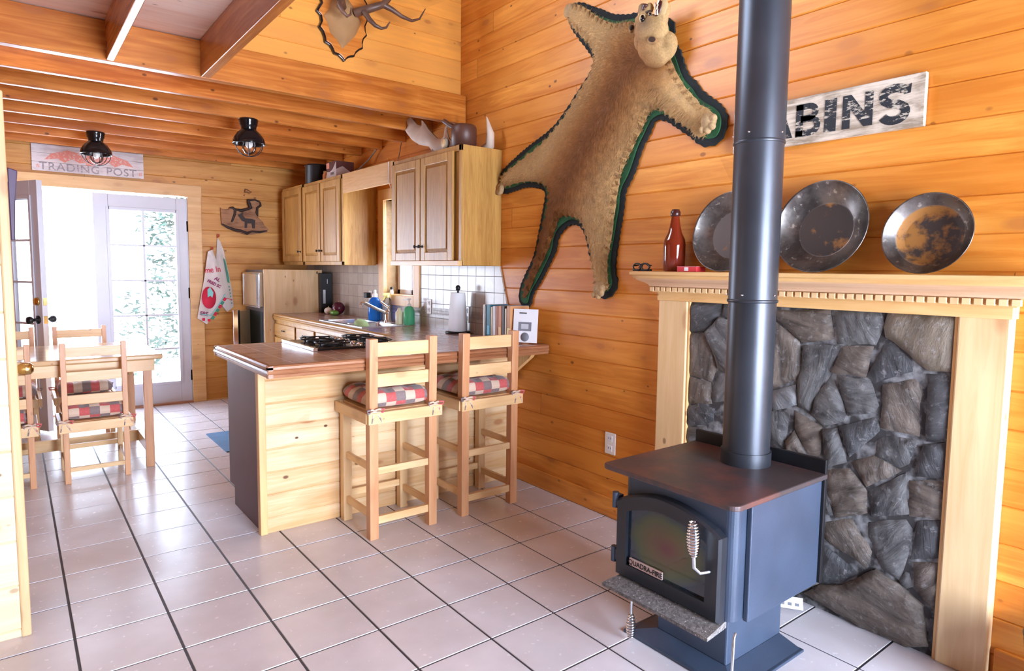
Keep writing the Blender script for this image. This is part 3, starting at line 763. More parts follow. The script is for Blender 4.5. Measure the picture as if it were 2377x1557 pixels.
copy_thing(k1, (.40, 6.57, 1.275), 'plaid cushion on the far left dining chair', PI)

tb = thing('dining_table', (1.0, 4.6, 0), 'long pine trestle style dining table beside the french doors', 'table')
B(-1.6, 3.16, 2.98, 6.1, 2.42, 2.53).build('tabletop', wood('polished_pine_top', (.80, .56, .32), (.68, .42, .20), 0, .5, .13), tb, bevel=.03, seg=3)
mb = MB().box(-1.2, 3.00, 3.02, 3.10, 2.17, 2.42).box(-1.2, 3.0, 5.98, 6.06, 2.17, 2.42).box(2.90, 2.98, 3.1, 5.98, 2.2, 2.42).box(-1.2, -1.1, 3.1, 5.98, 2.2, 2.42)
mb.build('apron', 'chair_x', tb, bevel=.01)
for x in (2.87, -1.1):
    for y in (3.16, 5.92): B(x-.085, x+.085, y-.06, y+.06, 0, 2.18).build('leg', 'post_z', tb, bevel=.01)
    mb = MB().bar((x, 3.2, 1.75), (x, 3.62, 2.25), .09, .12).bar((x, 5.88, 1.75), (x, 5.46, 2.25), .09, .12); mb.build('brace', 'chair_y', tb, bevel=.006)
    B(x-.05, x+.05, 3.2, 5.9, .30, .55).build('end_rail', 'pale_y', tb, bevel=.008)
B(-1.1, 2.87, 4.5, 4.60, .30, .56).build('stretcher', 'chair_x', tb, bevel=.01)

# ------------------------------------------------------------------ kitchen
pen = thing('base_cabinet', (6.2, -1.2, 0), 'peninsula base cabinet faced with horizontal pine boards behind the bar stools', 'cabinet')
# pine cladding on the stool side
mb = MB(); k = 0
z = 0.0
for zz in [0, .27, .66, 1.05, 1.44, 1.83, 2.22, 2.61, 2.82]:
    if k: 
        a, b = prev, zz; ch = .02
        P = [(-2.20, a), (-2.22, a+ch), (-2.22, b-ch), (-2.20, b)]
        V = [(3.80, y, q) for y, q in P]+[(WX-.02, y, q) for y, q in P]
        mb.add(V, [(i, i+1, i+5, i+4) for i in range(3)])
    prev = zz; k = 1
mb.box(3.8, WX-.02, -2.20, -2.14, 0, 2.82)
mb.build('board_panel', 'bar_boards', pen)
B(3.68, 3.80, -2.235, -2.09, 0, 2.82).build('corner_post', 'trim_z', pen, bevel=.012)
MB().prism([(-2.09, 0), (-.42, 0), (-.42, .36), (-.10, .36), (-.10, 2.80), (-2.09, 2.80)], 3.74, 3.80, 'yz').build('end_panel', 'laminate', pen)
B(3.80, 7.1, -.14, -.08, .36, 2.80).build('front_panel', 'oak_x', pen)
for i in range(4):
    x0 = 3.84+i*.8
    dr = B(x0, x0+.76, -.08, -.03, .42, 2.72).build('door', 'oak_z', pen, bevel=.02)
    MB().lathe([(.0, 0), (.02, 0), (.015, .04), (.035, .06), (0, .08)], mtx=Matrix.Translation((x0+.66, -.03, 2.4)) @ Matrix.Rotation(-PI/2, 4, 'X'), n=12).build('knob', 'black', dr)
def relparent(o): return o

bk = thing('base_cabinet', (8.0, 4.0, 0), 'oak base cabinet run with drawers under the sink counter', 'cabinet')
MB().box(7.18, WX-.05, -.05, 8.0, .36, 2.42).box(7.18, 7.26, -.05, 8.0, 2.42, 2.80).build('body', 'oak_z', bk)
B(7.35, WX-.05, -.05, 8.0, 0, .36).build('toe_kick', 'laminate', bk)
for y0, y1 in ((8.0, 6.06), (5.98, 4.50), (4.42, 2.8), (2.72, 1.3)):
    a, b = min(y0, y1)+.03, max(y0, y1)-.03
    d = B(7.13, 7.18, a, b, 2.32, 2.70).build('drawer', 'oak_y', bk, bevel=.02)
    cy = (a+b)/2
    MB().tube([(7.10, cy-.09, 2.52), (7.07, cy-.04, 2.51), (7.07, cy+.04, 2.51), (7.10, cy+.09, 2.52)], .018, 8).box(7.08, 7.135, cy-.05, cy-.03, 2.5, 2.52).box(7.08, 7.135, cy+.03, cy+.05, 2.5, 2.52).build('handle', 'black', d)
    d = B(7.13, 7.18, a, b, .42, 2.27).build('door', 'oak_z', bk, bevel=.02)

ct = thing('countertop', (6.2, -1.7, 2.82), 'L shaped brown tiled countertop with a ridged oak edge', 'countertop')
sx0, sx1, sy0, sy1 = 7.42, 8.62, 1.95, 4.65
mb = MB().box(3.58, WX-.04, -3.26, -.14, 2.94, 3.0)
mb.box(7.16, sx0, -.14, 8.0, 2.94, 3.0).box(sx1, WX-.04, -.14, 8.0, 2.94, 3.0).box(sx0, sx1, -.14, sy0, 2.94, 3.0).box(sx0, sx1, sy1, 8.0, 2.94, 3.0)
mb.build('tiled_top', 'counter', ct)
def ridged(a, b, n, name, mat):
    """three stepped ridges from a to b, facing n (unit, horizontal)"""
    m = MB(); a, b, n = Vector(a), Vector(b), Vector(n)
    pr = [(-.02, .005), (.03, .0), (.06, -.02), (.06, -.055), (.045, -.065), (.06, -.075), (.075, -.10), (.06, -.125), (.045, -.13), (.055, -.14), (.045, -.185), (-.02, -.185)]
    V = [a+n*u+Vector((0, 0, v)) for u, v in pr]+[b+n*u+Vector((0, 0, v)) for u, v in pr]; L = len(pr)
    m.add(V, [(i, (i+1) % L, (i+1) % L+L, i+L) for i in range(L)]+[tuple(range(L)), tuple(range(2*L-1, L-1, -1))])
    return m.build(name, mat, ct)
ridged((3.52, -3.26, 3.0), (WX-.03, -3.26, 3.0), (0, -1, 0), 'edge_trim', 'dark_x')
ridged((3.58, -3.32, 3.0), (3.58, -.08, 3.0), (-1, 0, 0), 'edge_trim', 'dark_y')
ridged((3.52, -.14, 3.0), (7.16, -.14, 3.0), (0, 1, 0), 'edge_trim', 'oak_x')
ridged((7.16, -.10, 3.0), (7.16, 8.0, 3.0), (-1, 0, 0), 'edge_trim', 'oak_y')
for x in (4.9, 8.85): 
    MB().prism([(-2.22, 2.82), (-3.0, 2.82), (-2.9, 2.7), (-2.4, 2.35), (-2.24, 2.1)], x, x+.1, 'yz').build('bracket', 'trim_z', ct) if x > 8 else None

# gas cooktop
ck = thing('cooktop', (5.6, -1.1, 3.0), 'black gas cooktop with a chrome side strip set in the counter', 'cooktop')
B(4.78, 6.52, -1.92, -.30, 3.0, 3.045).build('glass_top', 'black_gloss', ck, bevel=.01)
B(4.72, 4.80, -1.96, -.24, 3.0, 3.06).build('side_strip', 'chrome', ck, bevel=.01)
for x in (5.25, 6.1):
    for y in (-1.5, -.72):
        MB().lathe([(.0, 3.045), (.20, 3.045), (.20, 3.06), (.12, 3.065), (.12, 3.08), (.09, 3.09), (0, 3.09)], (x, y, 0), 20).build('burner', 'black', ck)
        m = MB()
        for a in range(4):
            c, s_ = math.cos(a*PI/2+.4), math.sin(a*PI/2+.4); m.tube([(x+.32*c, y+.32*s_, 3.05), (x+.32*c, y+.32*s_, 3.11), (x+.06*c, y+.06*s_, 3.115)], .016, 6)
        m.tube([(x+.32*math.cos(q*PI/8), y+.32*math.sin(q*PI/8), 3.10) for q in range(16)], .014, 6, closed=True)
        m.build('grate', 'black', ck)
for k in range(5):
    MB().lathe([(.055, 3.045), (.05, 3.09), (0, 3.095)], (5.68, -1.75+k*.3, 0), 14).build('control_knob', 'chrome', ck)

# sink and faucet
sk = thing('sink', (8.0, 3.3, 2.7), 'double bowl stainless sink under the small window', 'sink')
m = MB(); zt = 3.015
def bowl(m, x0, x1, y0, y1, zb):
    r = .12
    def ring(ins, z):
        pts = []
        for cx, cy, a0 in ((x1-r-ins, y1-r-ins, 0), (x0+r+ins, y1-r-ins, PI/2), (x0+r+ins, y0+r+ins, PI), (x1-r-ins, y0+r+ins, 1.5*PI)):
            for k in range(5): pts.append((cx+r*math.cos(a0+k*PI/8), cy+r*math.sin(a0+k*PI/8), z))
        return pts
    rs = [ring(0, zt), ring(.02, zt-.05), ring(.05, zb+.08), ring(.12, zb)]; n = 20; V = [p for q in rs for p in q]
    m.add(V, [(i*n+k, i*n+(k+1) % n, (i+1)*n+(k+1) % n, (i+1)*n+k) for i in range(3) for k in range(n)]+[tuple(range(3*n, 4*n))], True)
X0, X1, Y0, Y1 = 7.36, 8.74, 1.88, 4.72
bowls = [(7.50, 8.46, 2.02, 3.22), (7.50, 8.46, 3.38, 4.58)]
m2 = MB().box(X0, 7.50, Y0, Y1, zt-.02, zt).box(8.46, X1, Y0, Y1, zt-.02, zt).box(7.5, 8.46, Y0, 2.02, zt-.02, zt).box(7.5, 8.46, 4.58, Y1, zt-.02, zt).box(7.5, 8.46, 3.22, 3.38, zt-.02, zt)
m2.build('rim', 'steel', sk, bevel=.008)
for b_ in bowls:
    m = MB(); bowl(m, *b_, 2.5); o = m.build('basin', 'steel', sk)
    MB().lathe([(0, 2.505), (.13, 2.505), (.13, 2.52), (.1, 2.51), (0, 2.50)], ((b_[0]+b_[1])/2, (b_[2]+b_[3])/2, 0), 16).build('drain', 'chrome', sk)
fc = thing('faucet', (8.62, 2.95, 3.02), 'chrome single lever kitchen faucet with a long spout', 'faucet')
MB().lathe([(.11, 3.015), (.10, 3.06), (.075, 3.10), (.075, 3.30), (.06, 3.36), (0, 3.38)], (8.6, 2.95, 0), 20).build('body', 'chrome', fc)
MB().box(8.52, 8.68, 2.62, 3.28, 3.015, 3.04).build('base_plate', 'chrome', fc, bevel=.01)
MB().tube([(8.6, 2.95, 3.25), (8.3, 2.95, 3.38), (7.95, 2.95, 3.55), (7.86, 2.95, 3.56), (7.83, 2.95, 3.47)], [.05, .045, .045, .045, .05], 12).build('spout', 'chrome', fc)
MB().tube([(8.6, 2.95, 3.36), (8.63, 2.95, 3.42), (8.45, 3.10, 3.58)], [.04, .03, .025], 10).build('lever', 'chrome', fc)
sp_ = thing('sink_sprayer', (8.66, 2.42, 3.02), 'small chrome sprayer beside the faucet', 'sprayer')
MB().lathe([(.06, 3.015), (.05, 3.05), (.025, 3.08), (.03, 3.28), (.05, 3.34), (.04, 3.42), (0, 3.43)], (8.66, 2.42, 0), 16).build('nozzle', 'chrome', sp_)
MB().lathe([(.07, 3.015), (.07, 3.035), (0, 3.04)], (8.66, 2.42, 0), 16).build('collar', 'black', sp_)
# items in and round the sink
o = MB().lathe([(0, 0), (.16, .02), (.19, .1), (.16, .18), (0, .2)], n=16, mtx=Matrix.Translation((7.72, 2.72, 2.90)) @ Matrix.Rotation(.5, 4, 'X') @ Matrix.Diagonal((1, 1.3, 1, 1))).build('scrub_sponge', plain('green_sponge', (.42, .55, .25), .9, bump=.6, bscale=120))
tag(o, 'pale green scrubbing sponge on the divider of the sink', 'sponge'); o.location.z += .0

def bottle(name, at, prof, mat, label, cat, parts=()):
    r = thing(name, at, label, cat)
    MB().lathe([(a, b+at[2]) for a, b in prof], (at[0], at[1], 0), 28).build('body', mat, r)
    return r
def liquid(name, col, rough=.05):
    t = NT(name); t.set(**{'Base Color': col, 'Roughness': rough, 'Transmission Weight': .55, 'IOR': 1.3, 'Alpha': .92}); return t.m
bb = bottle('dish_soap_bottle', (8.62, 3.78, 3.015), [(0, 0), (.17, 0), (.19, .03), (.19, .45), (.16, .56), (.07, .66)], liquid('blue_dish_soap', (.01, .20, .75)), 'bright blue dish soap bottle behind the sink', 'bottle')
MB().lathe([(.075, 3.67), (.075, 3.76), (.04, 3.78), (.04, 3.86), (0, 3.88)], (8.62, 3.78, 0), 16).build('cap', 'white_plastic', bb)
b2 = bottle('spray_bottle', (8.86, 3.50, 3.015), [(0, 0), (.15, 0), (.16, .03), (.155, .45), (.05, .68)], glass('clear_plastic', (.85, .9, .95), .4), 'clear spray bottle beside the blue dish soap', 'bottle')
MB().box(8.74, 8.92, 3.46, 3.54, 3.72, 3.80).lathe([(.06, 3.66), (.06, 3.74), (0, 3.76)], (8.86, 3.50, 0), 12).bar((8.80, 3.50, 3.72), (8.74, 3.50, 3.60), .03, .04).build('trigger', plain('yellow_trigger', (.85, .75, .25), .4), b2)
b3 = bottle('hand_soap_bottle', (8.76, 2.04, 3.015), [(0, 0), (.13, 0), (.15, .03), (.145, .36), (.10, .46), (.05, .49)], liquid('green_hand_soap', (.15, .75, .38)), 'green hand soap bottle with a white pump', 'bottle')
MB().lathe([(.055, 3.50), (.055, 3.56), (.02, 3.57), (.02, 3.66), (.05, 3.67), (.05, 3.70), (0, 3.71)], (8.76, 2.04, 0), 14).bar((8.76, 2.04, 3.68), (8.62, 2.08, 3.67), .035, .03).build('pump', 'white_plastic', b3)
b4 = bottle('lotion_bottle', (8.58, 2.25, 3.015), [(0, 0), (.09, 0), (.10, .03), (.10, .32), (.04, .38), (.04, .42), (0, .43)], plain('cream_bottle', (.75, .68, .45), .3), 'small cream coloured bottle left of the green hand soap', 'bottle')
b5 = thing('salt_shaker', (9.15, 3.80, SW[2]+.01), 'tiny salt shaker on the window sill', 'shaker')
MB().lathe([(.05, 3.75), (.055, 3.80), (.04, 3.88)], (9.15, 3.80, 0), 14).build('body', 'white_plastic', b5)
MB().lathe([(.045, 3.88), (.045, 3.94), (0, 3.96)], (9.15, 3.80, 0), 14).build('lid', 'black', b5)

# vegetables
def blob(name, c, r, mat, label, cat, sq=(1, 1, 1), stem=None):
    rt = thing(name, (c[0], c[1], 3.0), label, cat)
    pr = [(r*math.sin(PI*k/12), -r*math.cos(PI*k/12)) for k in range(13)]; pr[0] = (0, -r); pr[-1] = (0, r)
    MB().lathe(pr, n=20, mtx=Matrix.Translation((c[0], c[1], 3.0+r*sq[2])) @ Matrix.Diagonal((*sq, 1))).build('flesh', mat, rt)
    z = 3.0+2*r*sq[2]-.02
    MB().tube([(c[0], c[1], z), (c[0]+.01, c[1]-.02, z+.06)], [.02, .008], 6).build('stem', stem or 'pale_z', rt)
blob('garlic_bulb', (8.52, 6.95), .13, plain('garlic_skin', (.80, .68, .55), .6), 'pale garlic bulb on the counter, left of the red onion', 'garlic', (1, 1, .85))
blob('red_onion', (8.76, 6.72), .20, plain('onion_skin', (.10, .01, .03), .25), 'dark red onion at the back of the counter', 'onion')
blob('green_pepper', (8.50, 6.42), .13, plain('pepper_skin', (.12, .30, .04), .25), 'green chili pepper lying in front of the red onion', 'pepper', (1, 1.6, .62))

# refrigerator with a boarded side
fr = thing('refrigerator', (7.9, 9.2, 0), 'small brown two door refrigerator boxed in with a knotty pine side', 'refrigerator')
kp = wood('knotty_pine_side', (.86, .62, .36), (.70, .44, .20), 2, 1.2, .4)
B(6.86, 8.74, 8.02, 8.10, 0, 4.40).build('side_panel', kp, fr, bevel=.006)
fdark = plain('fridge_frame', (.10, .085, .09), .4)
B(6.86, 8.72, 8.10, 10.0, 0, 4.38).build('body', fdark, fr)
brown = plain('brown_fridge_laminate', (.42, .28, .15), .3, var=.1)
fd = B(6.76, 6.86, 8.16, 9.94, 3.22, 4.30).build('freezer_door', brown, fr)
MB().box(6.72, 6.77, 8.12, 8.40, 3.18, 4.24).box(6.74, 6.77, 8.12, 9.98, 4.24, 4.28).box(6.74, 6.77, 8.12, 9.98, 3.17, 3.21).box(6.74, 6.77, 9.94, 9.98, 3.2, 4.27).build('chrome_frame', 'chrome', fd, bevel=.006)
ld = MB().bar((6.80, 9.6, 1.6), (6.2, 8.75, 1.6), .12, 2.9).build('lower_door', brown, fr, bevel=.01)
MB().bar((6.26, 8.83, 1.62), (6.16, 8.69, 1.62), .15, 2.95).build('chrome_edge', 'chrome', ld, bevel=.006)
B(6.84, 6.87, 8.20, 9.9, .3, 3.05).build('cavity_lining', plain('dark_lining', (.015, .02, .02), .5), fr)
mw = thing('black_appliance', (8.85, 8.3, 3.0), 'tall black box standing in the corner behind the pine fridge side', 'appliance')  # unidentified dark shape, filled in as a plain black appliance box
B(8.60, 8.98, 7.75, 8.00, 3.0, 4.3).build('case', 'black', mw, bevel=.01)
B(8.66, 8.74, 7.73, 7.75, 3.3, 3.75).build('silver_strip', 'steel', mw)
B(8.80, 8.82, 7.735, 7.75, 3.95, 4.1).build('badge', 'steel', mw)

# floor mat by the cabinets
o = B(4.5, 6.2, 3.3, 5.4, 0, .03).build('floor_mat', plain('blue_mat', (.07, .16, .30), .9, bump=.4, bscale=100), bevel=.01); tag(o, 'blue floor mat on the tiles in front of the kitchen cabinets', 'mat')

# wall cabinets --------------------------------------------------------
def wall_cabinet(label, y0, y1, z0, z1, doors, xf=8.0, light=False):
    """y0 far, y1 near; doors = list of (ya, yb, knob side)"""
    r = thing('wall_cabinet', (8.5, (y0+y1)/2, z0), label, 'cabinet', 'oak cabinets on the kitchen wall')
    lo, hi = min(y0, y1), max(y0, y1)
    B(xf+.04, WX-.005, lo, hi, z0, z1).build('body', 'oak_z', r, bevel=.006)
    # face frame
    m = MB().box(xf, xf+.04, lo, hi, z0, z0+.10).box(xf, xf+.04, lo, hi, z1-.12, z1).box(xf, xf+.04, lo, lo+.10, z0, z1).box(xf, xf+.04, hi-.06, hi, z0, z1)
    m.build('face_frame', 'oak_z', r, bevel=.004)
    for ya, yb, kn in doors:
        a, b = min(ya, yb), max(ya, yb); za, zb = z0+.10, z1-.10; st = .19
        d = MB().box(xf-.06, xf, a, a+st, za, zb).box(xf-.06, xf, b-st, b, za, zb).box(xf-.06, xf, a+st, b-st, za, za+st).box(xf-.06, xf, a+st, b-st, zb-st, zb)
        d = d.build('door', 'oak_z', r, bevel=.012)
        # raised panel
        def rect(i, x): return [(x, a+st+i, za+st+i), (x, b-st-i, za+st+i), (x, b-st-i, zb-st-i), (x, a+st+i, zb-st-i)]
        V = rect(0, xf-.015)+rect(.02, xf-.02)+rect(.075, xf-.05)+rect(.08, xf-.05)
        MB().add(V, [(i*4+k, i*4+(k+1) % 4, i*4+4+(k+1) % 4, i*4+4+k) for i in range(3) for k in range(4)]+[(12, 13, 14, 15)]).build('raised_panel', 'oak_z', d)
        ky = a+.08 if kn == 'near' else b-.08
        MB().lathe([(.0, 0), (.035, 0), (.012, .03), (.012, .06), (.035, .075), (.038, .10), (0, .11)], mtx=Matrix.Translation((xf-.06, ky, z0+.42)) @ Matrix.Rotation(-PI/2, 4, 'Y'), n=14).build('knob', 'black', d)
    return r
wc = wall_cabinet('two door oak wall cabinet beside the mounted cougar skin, antler on top', 1.43, -1.63, 4.56, 7.05, [(1.40, .02, 'near'), (-.02, -1.36, 'far')])
B(7.92, 8.02, -1.64, 1.43, 4.55, 4.66).build('light_rail', 'trim_y', wc, bevel=.008)
wall_cabinet('two door oak wall cabinet left of the sink window, beer carton on top', 7.58, 4.50, 4.56, 7.09, [(7.52, 6.08, 'near'), (6.02, 4.62, 'far')])
wall_cabinet('single door oak wall cabinet in the corner over the refrigerator', 9.62, 7.60, 4.56, 7.11, [(9.5, 7.68, 'near')])
o = B(8.0, 8.06, 1.44, 4.49, 6.56, 7.09).build('window_valance', wood('ash_valance', (.80, .50, .22), (.66, .36, .13), 1, 0, .4, 1.5), bevel=.006); tag(o, 'plain pine valance board bridging the two wall cabinets over the sink', 'valance')

# paper towels, books, booklet
ph = thing('paper_towel_holder', (8.71, -.40, 3.0), 'black upright paper towel holder on the counter', 'holder')
cx, cy = 8.71, -.40
MB().lathe([(0, 3.0), (.28, 3.0), (.29, 3.02), (.28, 3.045), (0, 3.05)], (cx, cy, 0), 28).build('base', 'black', ph)
MB().tube([(cx, cy, 3.04), (cx, cy, 4.02)], .025, 10).build('rod', 'black', ph)
MB().lathe([(.0, 3.98), (.05, 4.0), (.06, 4.06), (.04, 4.10), (0, 4.12)], (cx, cy, 0), 16).build('finial', 'black', ph)
pt = thing('paper_towel_roll', (cx, cy, 3.05), 'white roll of paper towels on the black holder', 'paper towels')
MB().lathe([(.21, 3.052), (.225, 3.1), (.17, 3.93), (.165, 3.94), (.05, 3.94), (.05, 3.1)], (cx, cy, 0), 32).build('paper', 'paper', pt)
tl = MB(); tl.tube([(cx, cy, 3.2), (cx, cy, 3.9)], .052, 16, caps=False).build('core', plain('cardboard', (.45, .32, .2), .8), pt)

BK = [(-1.05, .06, .98, (.75, .73, .66), 'white'), (-1.12, .04, .94, (.08, .10, .10), 'slim black'), (-1.18, .13, .99, (.02, .16, .24), 'teal blue'), (-1.33, .05, .93, (.62, .50, .30), 'tan'),
      (-1.40, .10, .96, (.72, .73, .72), 'pale grey'), (-1.52, .07, .97, (.42, .12, .04), 'rust red'), (-1.60, .11, .98, (.55, .20, .07), 'orange brown'), (-1.73, .08, .99, (.05, .03, .03), 'dark brown'),
      (-1.83, .05, .92, (.70, .62, .50), 'cream'), (-1.90, .12, .99, (.58, .27, .10), 'light brown')]
for y, w, h, col, nm in BK:
    y -= .67
    r = thing('book', (8.75, y-w/2, 3.0), '%s book standing in the row by the cougar tail' % nm, 'book', 'books standing on the counter')
    B(8.50, 8.98, y-w, y-.005, 3.0, 3.0+h*.74+.01).build('cover', plain('cover_'+nm.replace(' ', '_'), col, .5), r, bevel=.006)
    B(8.515, 8.985, y-w+.008, y-.013, 3.01, 3.0+h*.74+.012).build('pages', 'paper', r)
    if w > .09: B(8.493, 8.50, y-w+.015, y-.02, 3.12, 3.30).build('spine_label', plain('spine_label_'+nm.replace(' ', '_'), tuple(min(.8, c*2.2+.1) for c in col), .5), r)
bl = thing('booklet', (8.62, -2.95, 3.0), 'white instruction booklet propped against the wall with a picture of an appliance', 'booklet')
fm = face_mtx((8.66, -2.98, 3.34), (.50, -.86, 0), (.12, 0, 1))
def on_face(m, x0, x1, y0, y1, z0, z1): return MB().box(x0, x1, y0, y1, z0, z1, mtx=m)
on_face(fm, -.26, .26, -.31, .36, -.012, 0).build('cover', 'paper', bl)
gm = plain('grey_print', (.20, .20, .23), .6)
on_face(fm, -.15, .13, -.08, .10, 0, .002).build('picture', gm, bl)
on_face(fm, -.09, .07, -.04, .06, .002, .003).build('picture_detail', plain('light_print', (.55, .55, .6), .6), bl)
on_face(fm, -.14, .02, .27, .29, 0, .002).build('heading', 'black', bl)
MB().lathe([(0, .001), (.09, .001), (.09, .003), (0, .003)], n=20, mtx=fm @ Matrix.Translation((.0, -.20, 0))).build('round_mark', gm, bl)

# outlets ---------------------------------------------------------------
def outlet(x, y, z, label, w=.23, h=.38):
    r = thing('wall_outlet', (x, y, z-h/2), label, 'outlet')
    B(x-.02, x, y-w/2, y+w/2, z-h/2, z+h/2).build('plate', 'white_plastic', r, bevel=.01)
    for s_ in (-1, 1):
        rr = B(x-.028, x-.018, y-.055, y+.055, z+s_*.09-.055, z+s_*.09+.055).build('receptacle', 'paper', r, bevel=.012)
        MB().box(x-.03, x-.026, y-.03, y-.02, z+s_*.09-.01, z+s_*.09+.025).box(x-.03, x-.026, y+.02, y+.03, z+s_*.09-.01, z+s_*.09+.025).build('slot', 'black', rr)
    return r
outlet(WX-.001, -5.05, 1.36, 'white wall outlet low on the boards between the bar stools and the stove', .26, .40)
outlet(WX-.034, 1.40, 3.52, 'cream outlet on the tile right of the sink window')
outlet(WX-.034, 4.85, 3.62, 'cream outlet on the tile left of the sink window')
outlet(WX-.034, -.35, 3.42, 'cream outlet partly hidden behind the paper towels')
o = B(8.84, WX-.055, 4.80, 5.02, 3.60, 3.76).build('plug_adapter', 'black', bevel=.02); tag(o, 'black plug adapter in the outlet left of the sink window', 'plug')

# ------------------------------------------------------------------ wood stove
M['stove'] = plain('slate_blue_stove_paint', (.040, .056, .090), .42, .10, var=.18, vscale=5, bump=.15, bscale=220)
def rusty():
    t = NT('rusty_stove_top'); v = obj_coords(t)
    n = t.noise(v, 5, 6, .65); n2 = t.noise(v, 40, 4)
    c = t.mix(t.ramp(n, [(.42, 0.0), (.62, 1.0)]), (.045, .035, .038), (.13, .045, .035))
    c = t.mix(t.math('MULTIPLY', n2, .3), c, (.10, .08, .08))
    t.set(**{'Base Color': c, 'Roughness': .42, 'Metallic': .1}); t.bump(n2, .2, .002); return t.m
M['rust'] = rusty()
def lip_mat():
    t = NT('ash_dusted_iron'); v = obj_coords(t); n = t.noise(v, 70, 6, .8); n2 = t.noise(v, 150, 3, .7)
    c = t.mix(t.ramp(n, [(.38, 0.0), (.66, 1.0)]), (.07, .062, .06), (.26, .24, .23)); c = t.mix(t.ramp(n2, [(.62, 0.0), (.7, 1.0)]), c, (.85, .82, .78))
    t.set(**{'Base Color': c, 'Roughness': .8}); t.bump(n, .6, .004); return t.m
def pane_mat():
    t = NT('heat_tinted_stove_glass'); tc = t.new('ShaderNodeTexCoord'); v = tc.outputs['Generated']
    sp = t.new('ShaderNodeSeparateXYZ'); t.link(v, sp.inputs[0])
    dx = t.math('SUBTRACT', sp.outputs[1], .5); dz = t.math('SUBTRACT', sp.outputs[2], .48)
    r = t.math('SQRT', t.math('ADD', t.math('MULTIPLY', dx, dx), t.math('MULTIPLY', dz, dz)))
    r = t.math('ADD', r, t.math('MULTIPLY', t.noise(v, 4, 3), .12))
    c = t.ramp(r, [(.10, (.10, .025, .02)), (.26, (.085, .055, .015)), (.42, (.05, .065, .02)), (.55, (.015, .03, .055)), (.70, (.008, .008, .02))])
    t.set(**{'Base Color': c, 'Roughness': .05, 'Metallic': .25, 'Specular IOR Level': .9}); return t.m
st = thing('wood_stove', (6.98, -8.76, 0), 'dark pedestal wood stove with an arched glass door in front of the stone panel', 'stove')
B(6.40, 7.80, -9.46, -7.86, 0, .035).build('base_plate', 'stove', st, bevel=.01)
mb = MB()
def flare(m, x0, x1, y0, y1, X0, X1, Y0, Y1, z0, z1):
    V = [(X0, Y0, z0), (X1, Y0, z0), (X1, Y1, z0), (X0, Y1, z0), (x0, y0, z1), (x1, y0, z1), (x1, y1, z1), (x0, y1, z1)]
    m.add(V, [(0, 1, 5, 4), (1, 2, 6, 5), (2, 3, 7, 6), (3, 0, 4, 7)])
flare(mb, 6.66, 7.78, -9.16, -8.18, 6.44, 7.79, -9.42, -7.90, .035, .11)
mb.box(6.66, 7.78, -9.16, -8.18, .10, .96); mb.build('pedestal', 'stove', st, bevel=.02)
# body with rounded front corners
def rrect(x0, x1, y0, y1, r):
    pts = [(x1, y0), (x1, y1)]
    for k in range(7): a = PI/2+k*PI/12; pts.append((x0+r+r*math.cos(a), y1-r+r*math.sin(a)))
    for k in range(7): a = PI+k*PI/12; pts.append((x0+r+r*math.cos(a), y0+r+r*math.sin(a)))
    return pts
m = MB().prism(rrect(6.20, 7.78, -9.50, -8.00, .10), .90, 2.14, 'xy'); m.build('firebox', 'stove', st, bevel=.006)
for s_, y in ((-1, -9.50), (1, -8.00)):
    B(6.40, 7.82, min(y, y+s_*.06), max(y, y+s_*.06), .88, 2.12).build('side_shield', 'stove', st, bevel=.012)
m = MB().prism(rrect(6.02, 7.82, -9.62, -7.78, .10), 2.14, 2.20, 'xy'); m.build('top_plate', 'rust', st, bevel=.015)
B(7.80, 7.86, -9.60, -7.80, .9, 2.36).build('rear_shield', 'black', st, bevel=.01)
def arch(y0, y1, z0, zc, zt, ins=0, n=14):
    y0 += ins; y1 -= ins; z0 += ins; zc -= ins*.6; zt -= ins
    return [(y0, z0)]+[(y1, z0)]+[(y1+(y0-y1)*k/n, zc+(zt-zc)*math.sin(PI*k/n)**.8) for k in range(n+1)]
ya, yb = -9.42, -7.98
dr = MB()
outer = arch(ya, yb, .90, 1.80, 2.00); n = len(outer)
inner = arch(ya, yb, .90, 1.80, 2.00, .17)
def ringx(m, A, Bp, xa, xb):
    n = len(A); V = [(xa, *p) for p in A]+[(xb, *p) for p in Bp]
    m.add(V, [(i, (i+1) % n, (i+1) % n+n, i+n) for i in range(n)])
ins1 = arch(ya, yb, .90, 1.80, 2.00, .025)
ringx(dr, outer, outer, 6.20, 6.11); ringx(dr, outer, ins1, 6.11, 6.08); ringx(dr, ins1, inner, 6.08, 6.08); ringx(dr, inner, inner, 6.08, 6.14)
dr = dr.build('door', plain('shaded_stove_door', (.016, .018, .024), .38, .1), st)  # door painted darker than the body for the shade on the front
MB().prism(arch(ya, yb, .90, 1.80, 2.00, .14), 6.125, 6.15, 'yz').build('glass', pane_mat(), dr)
MB().prism(arch(ya, yb, .90, 1.80, 2.00, .165), 6.105, 6.125, 'yz')
for z in (1.12, 1.78):
    MB().tube([(6.12, -7.94, z-.09), (6.12, -7.94, z+.09)], .04, 10).box(6.10, 6.2, -7.99, -7.93, z-.06, z+.06).build('hinge', 'stove', dr)
nm = B(6.095, 6.12, -8.68, -8.20, 1.075, 1.165).build('name_plate', plain('copper_plate', (.55, .40, .36), .4, .3), dr, bevel=.004)
text_mesh('QUADRA-FIRE', .082, 'black', 'lettering', nm, face_mtx((6.092, -8.44, 1.12), (0, -1, 0), (0, 0, 1)), .001, .001, .95)
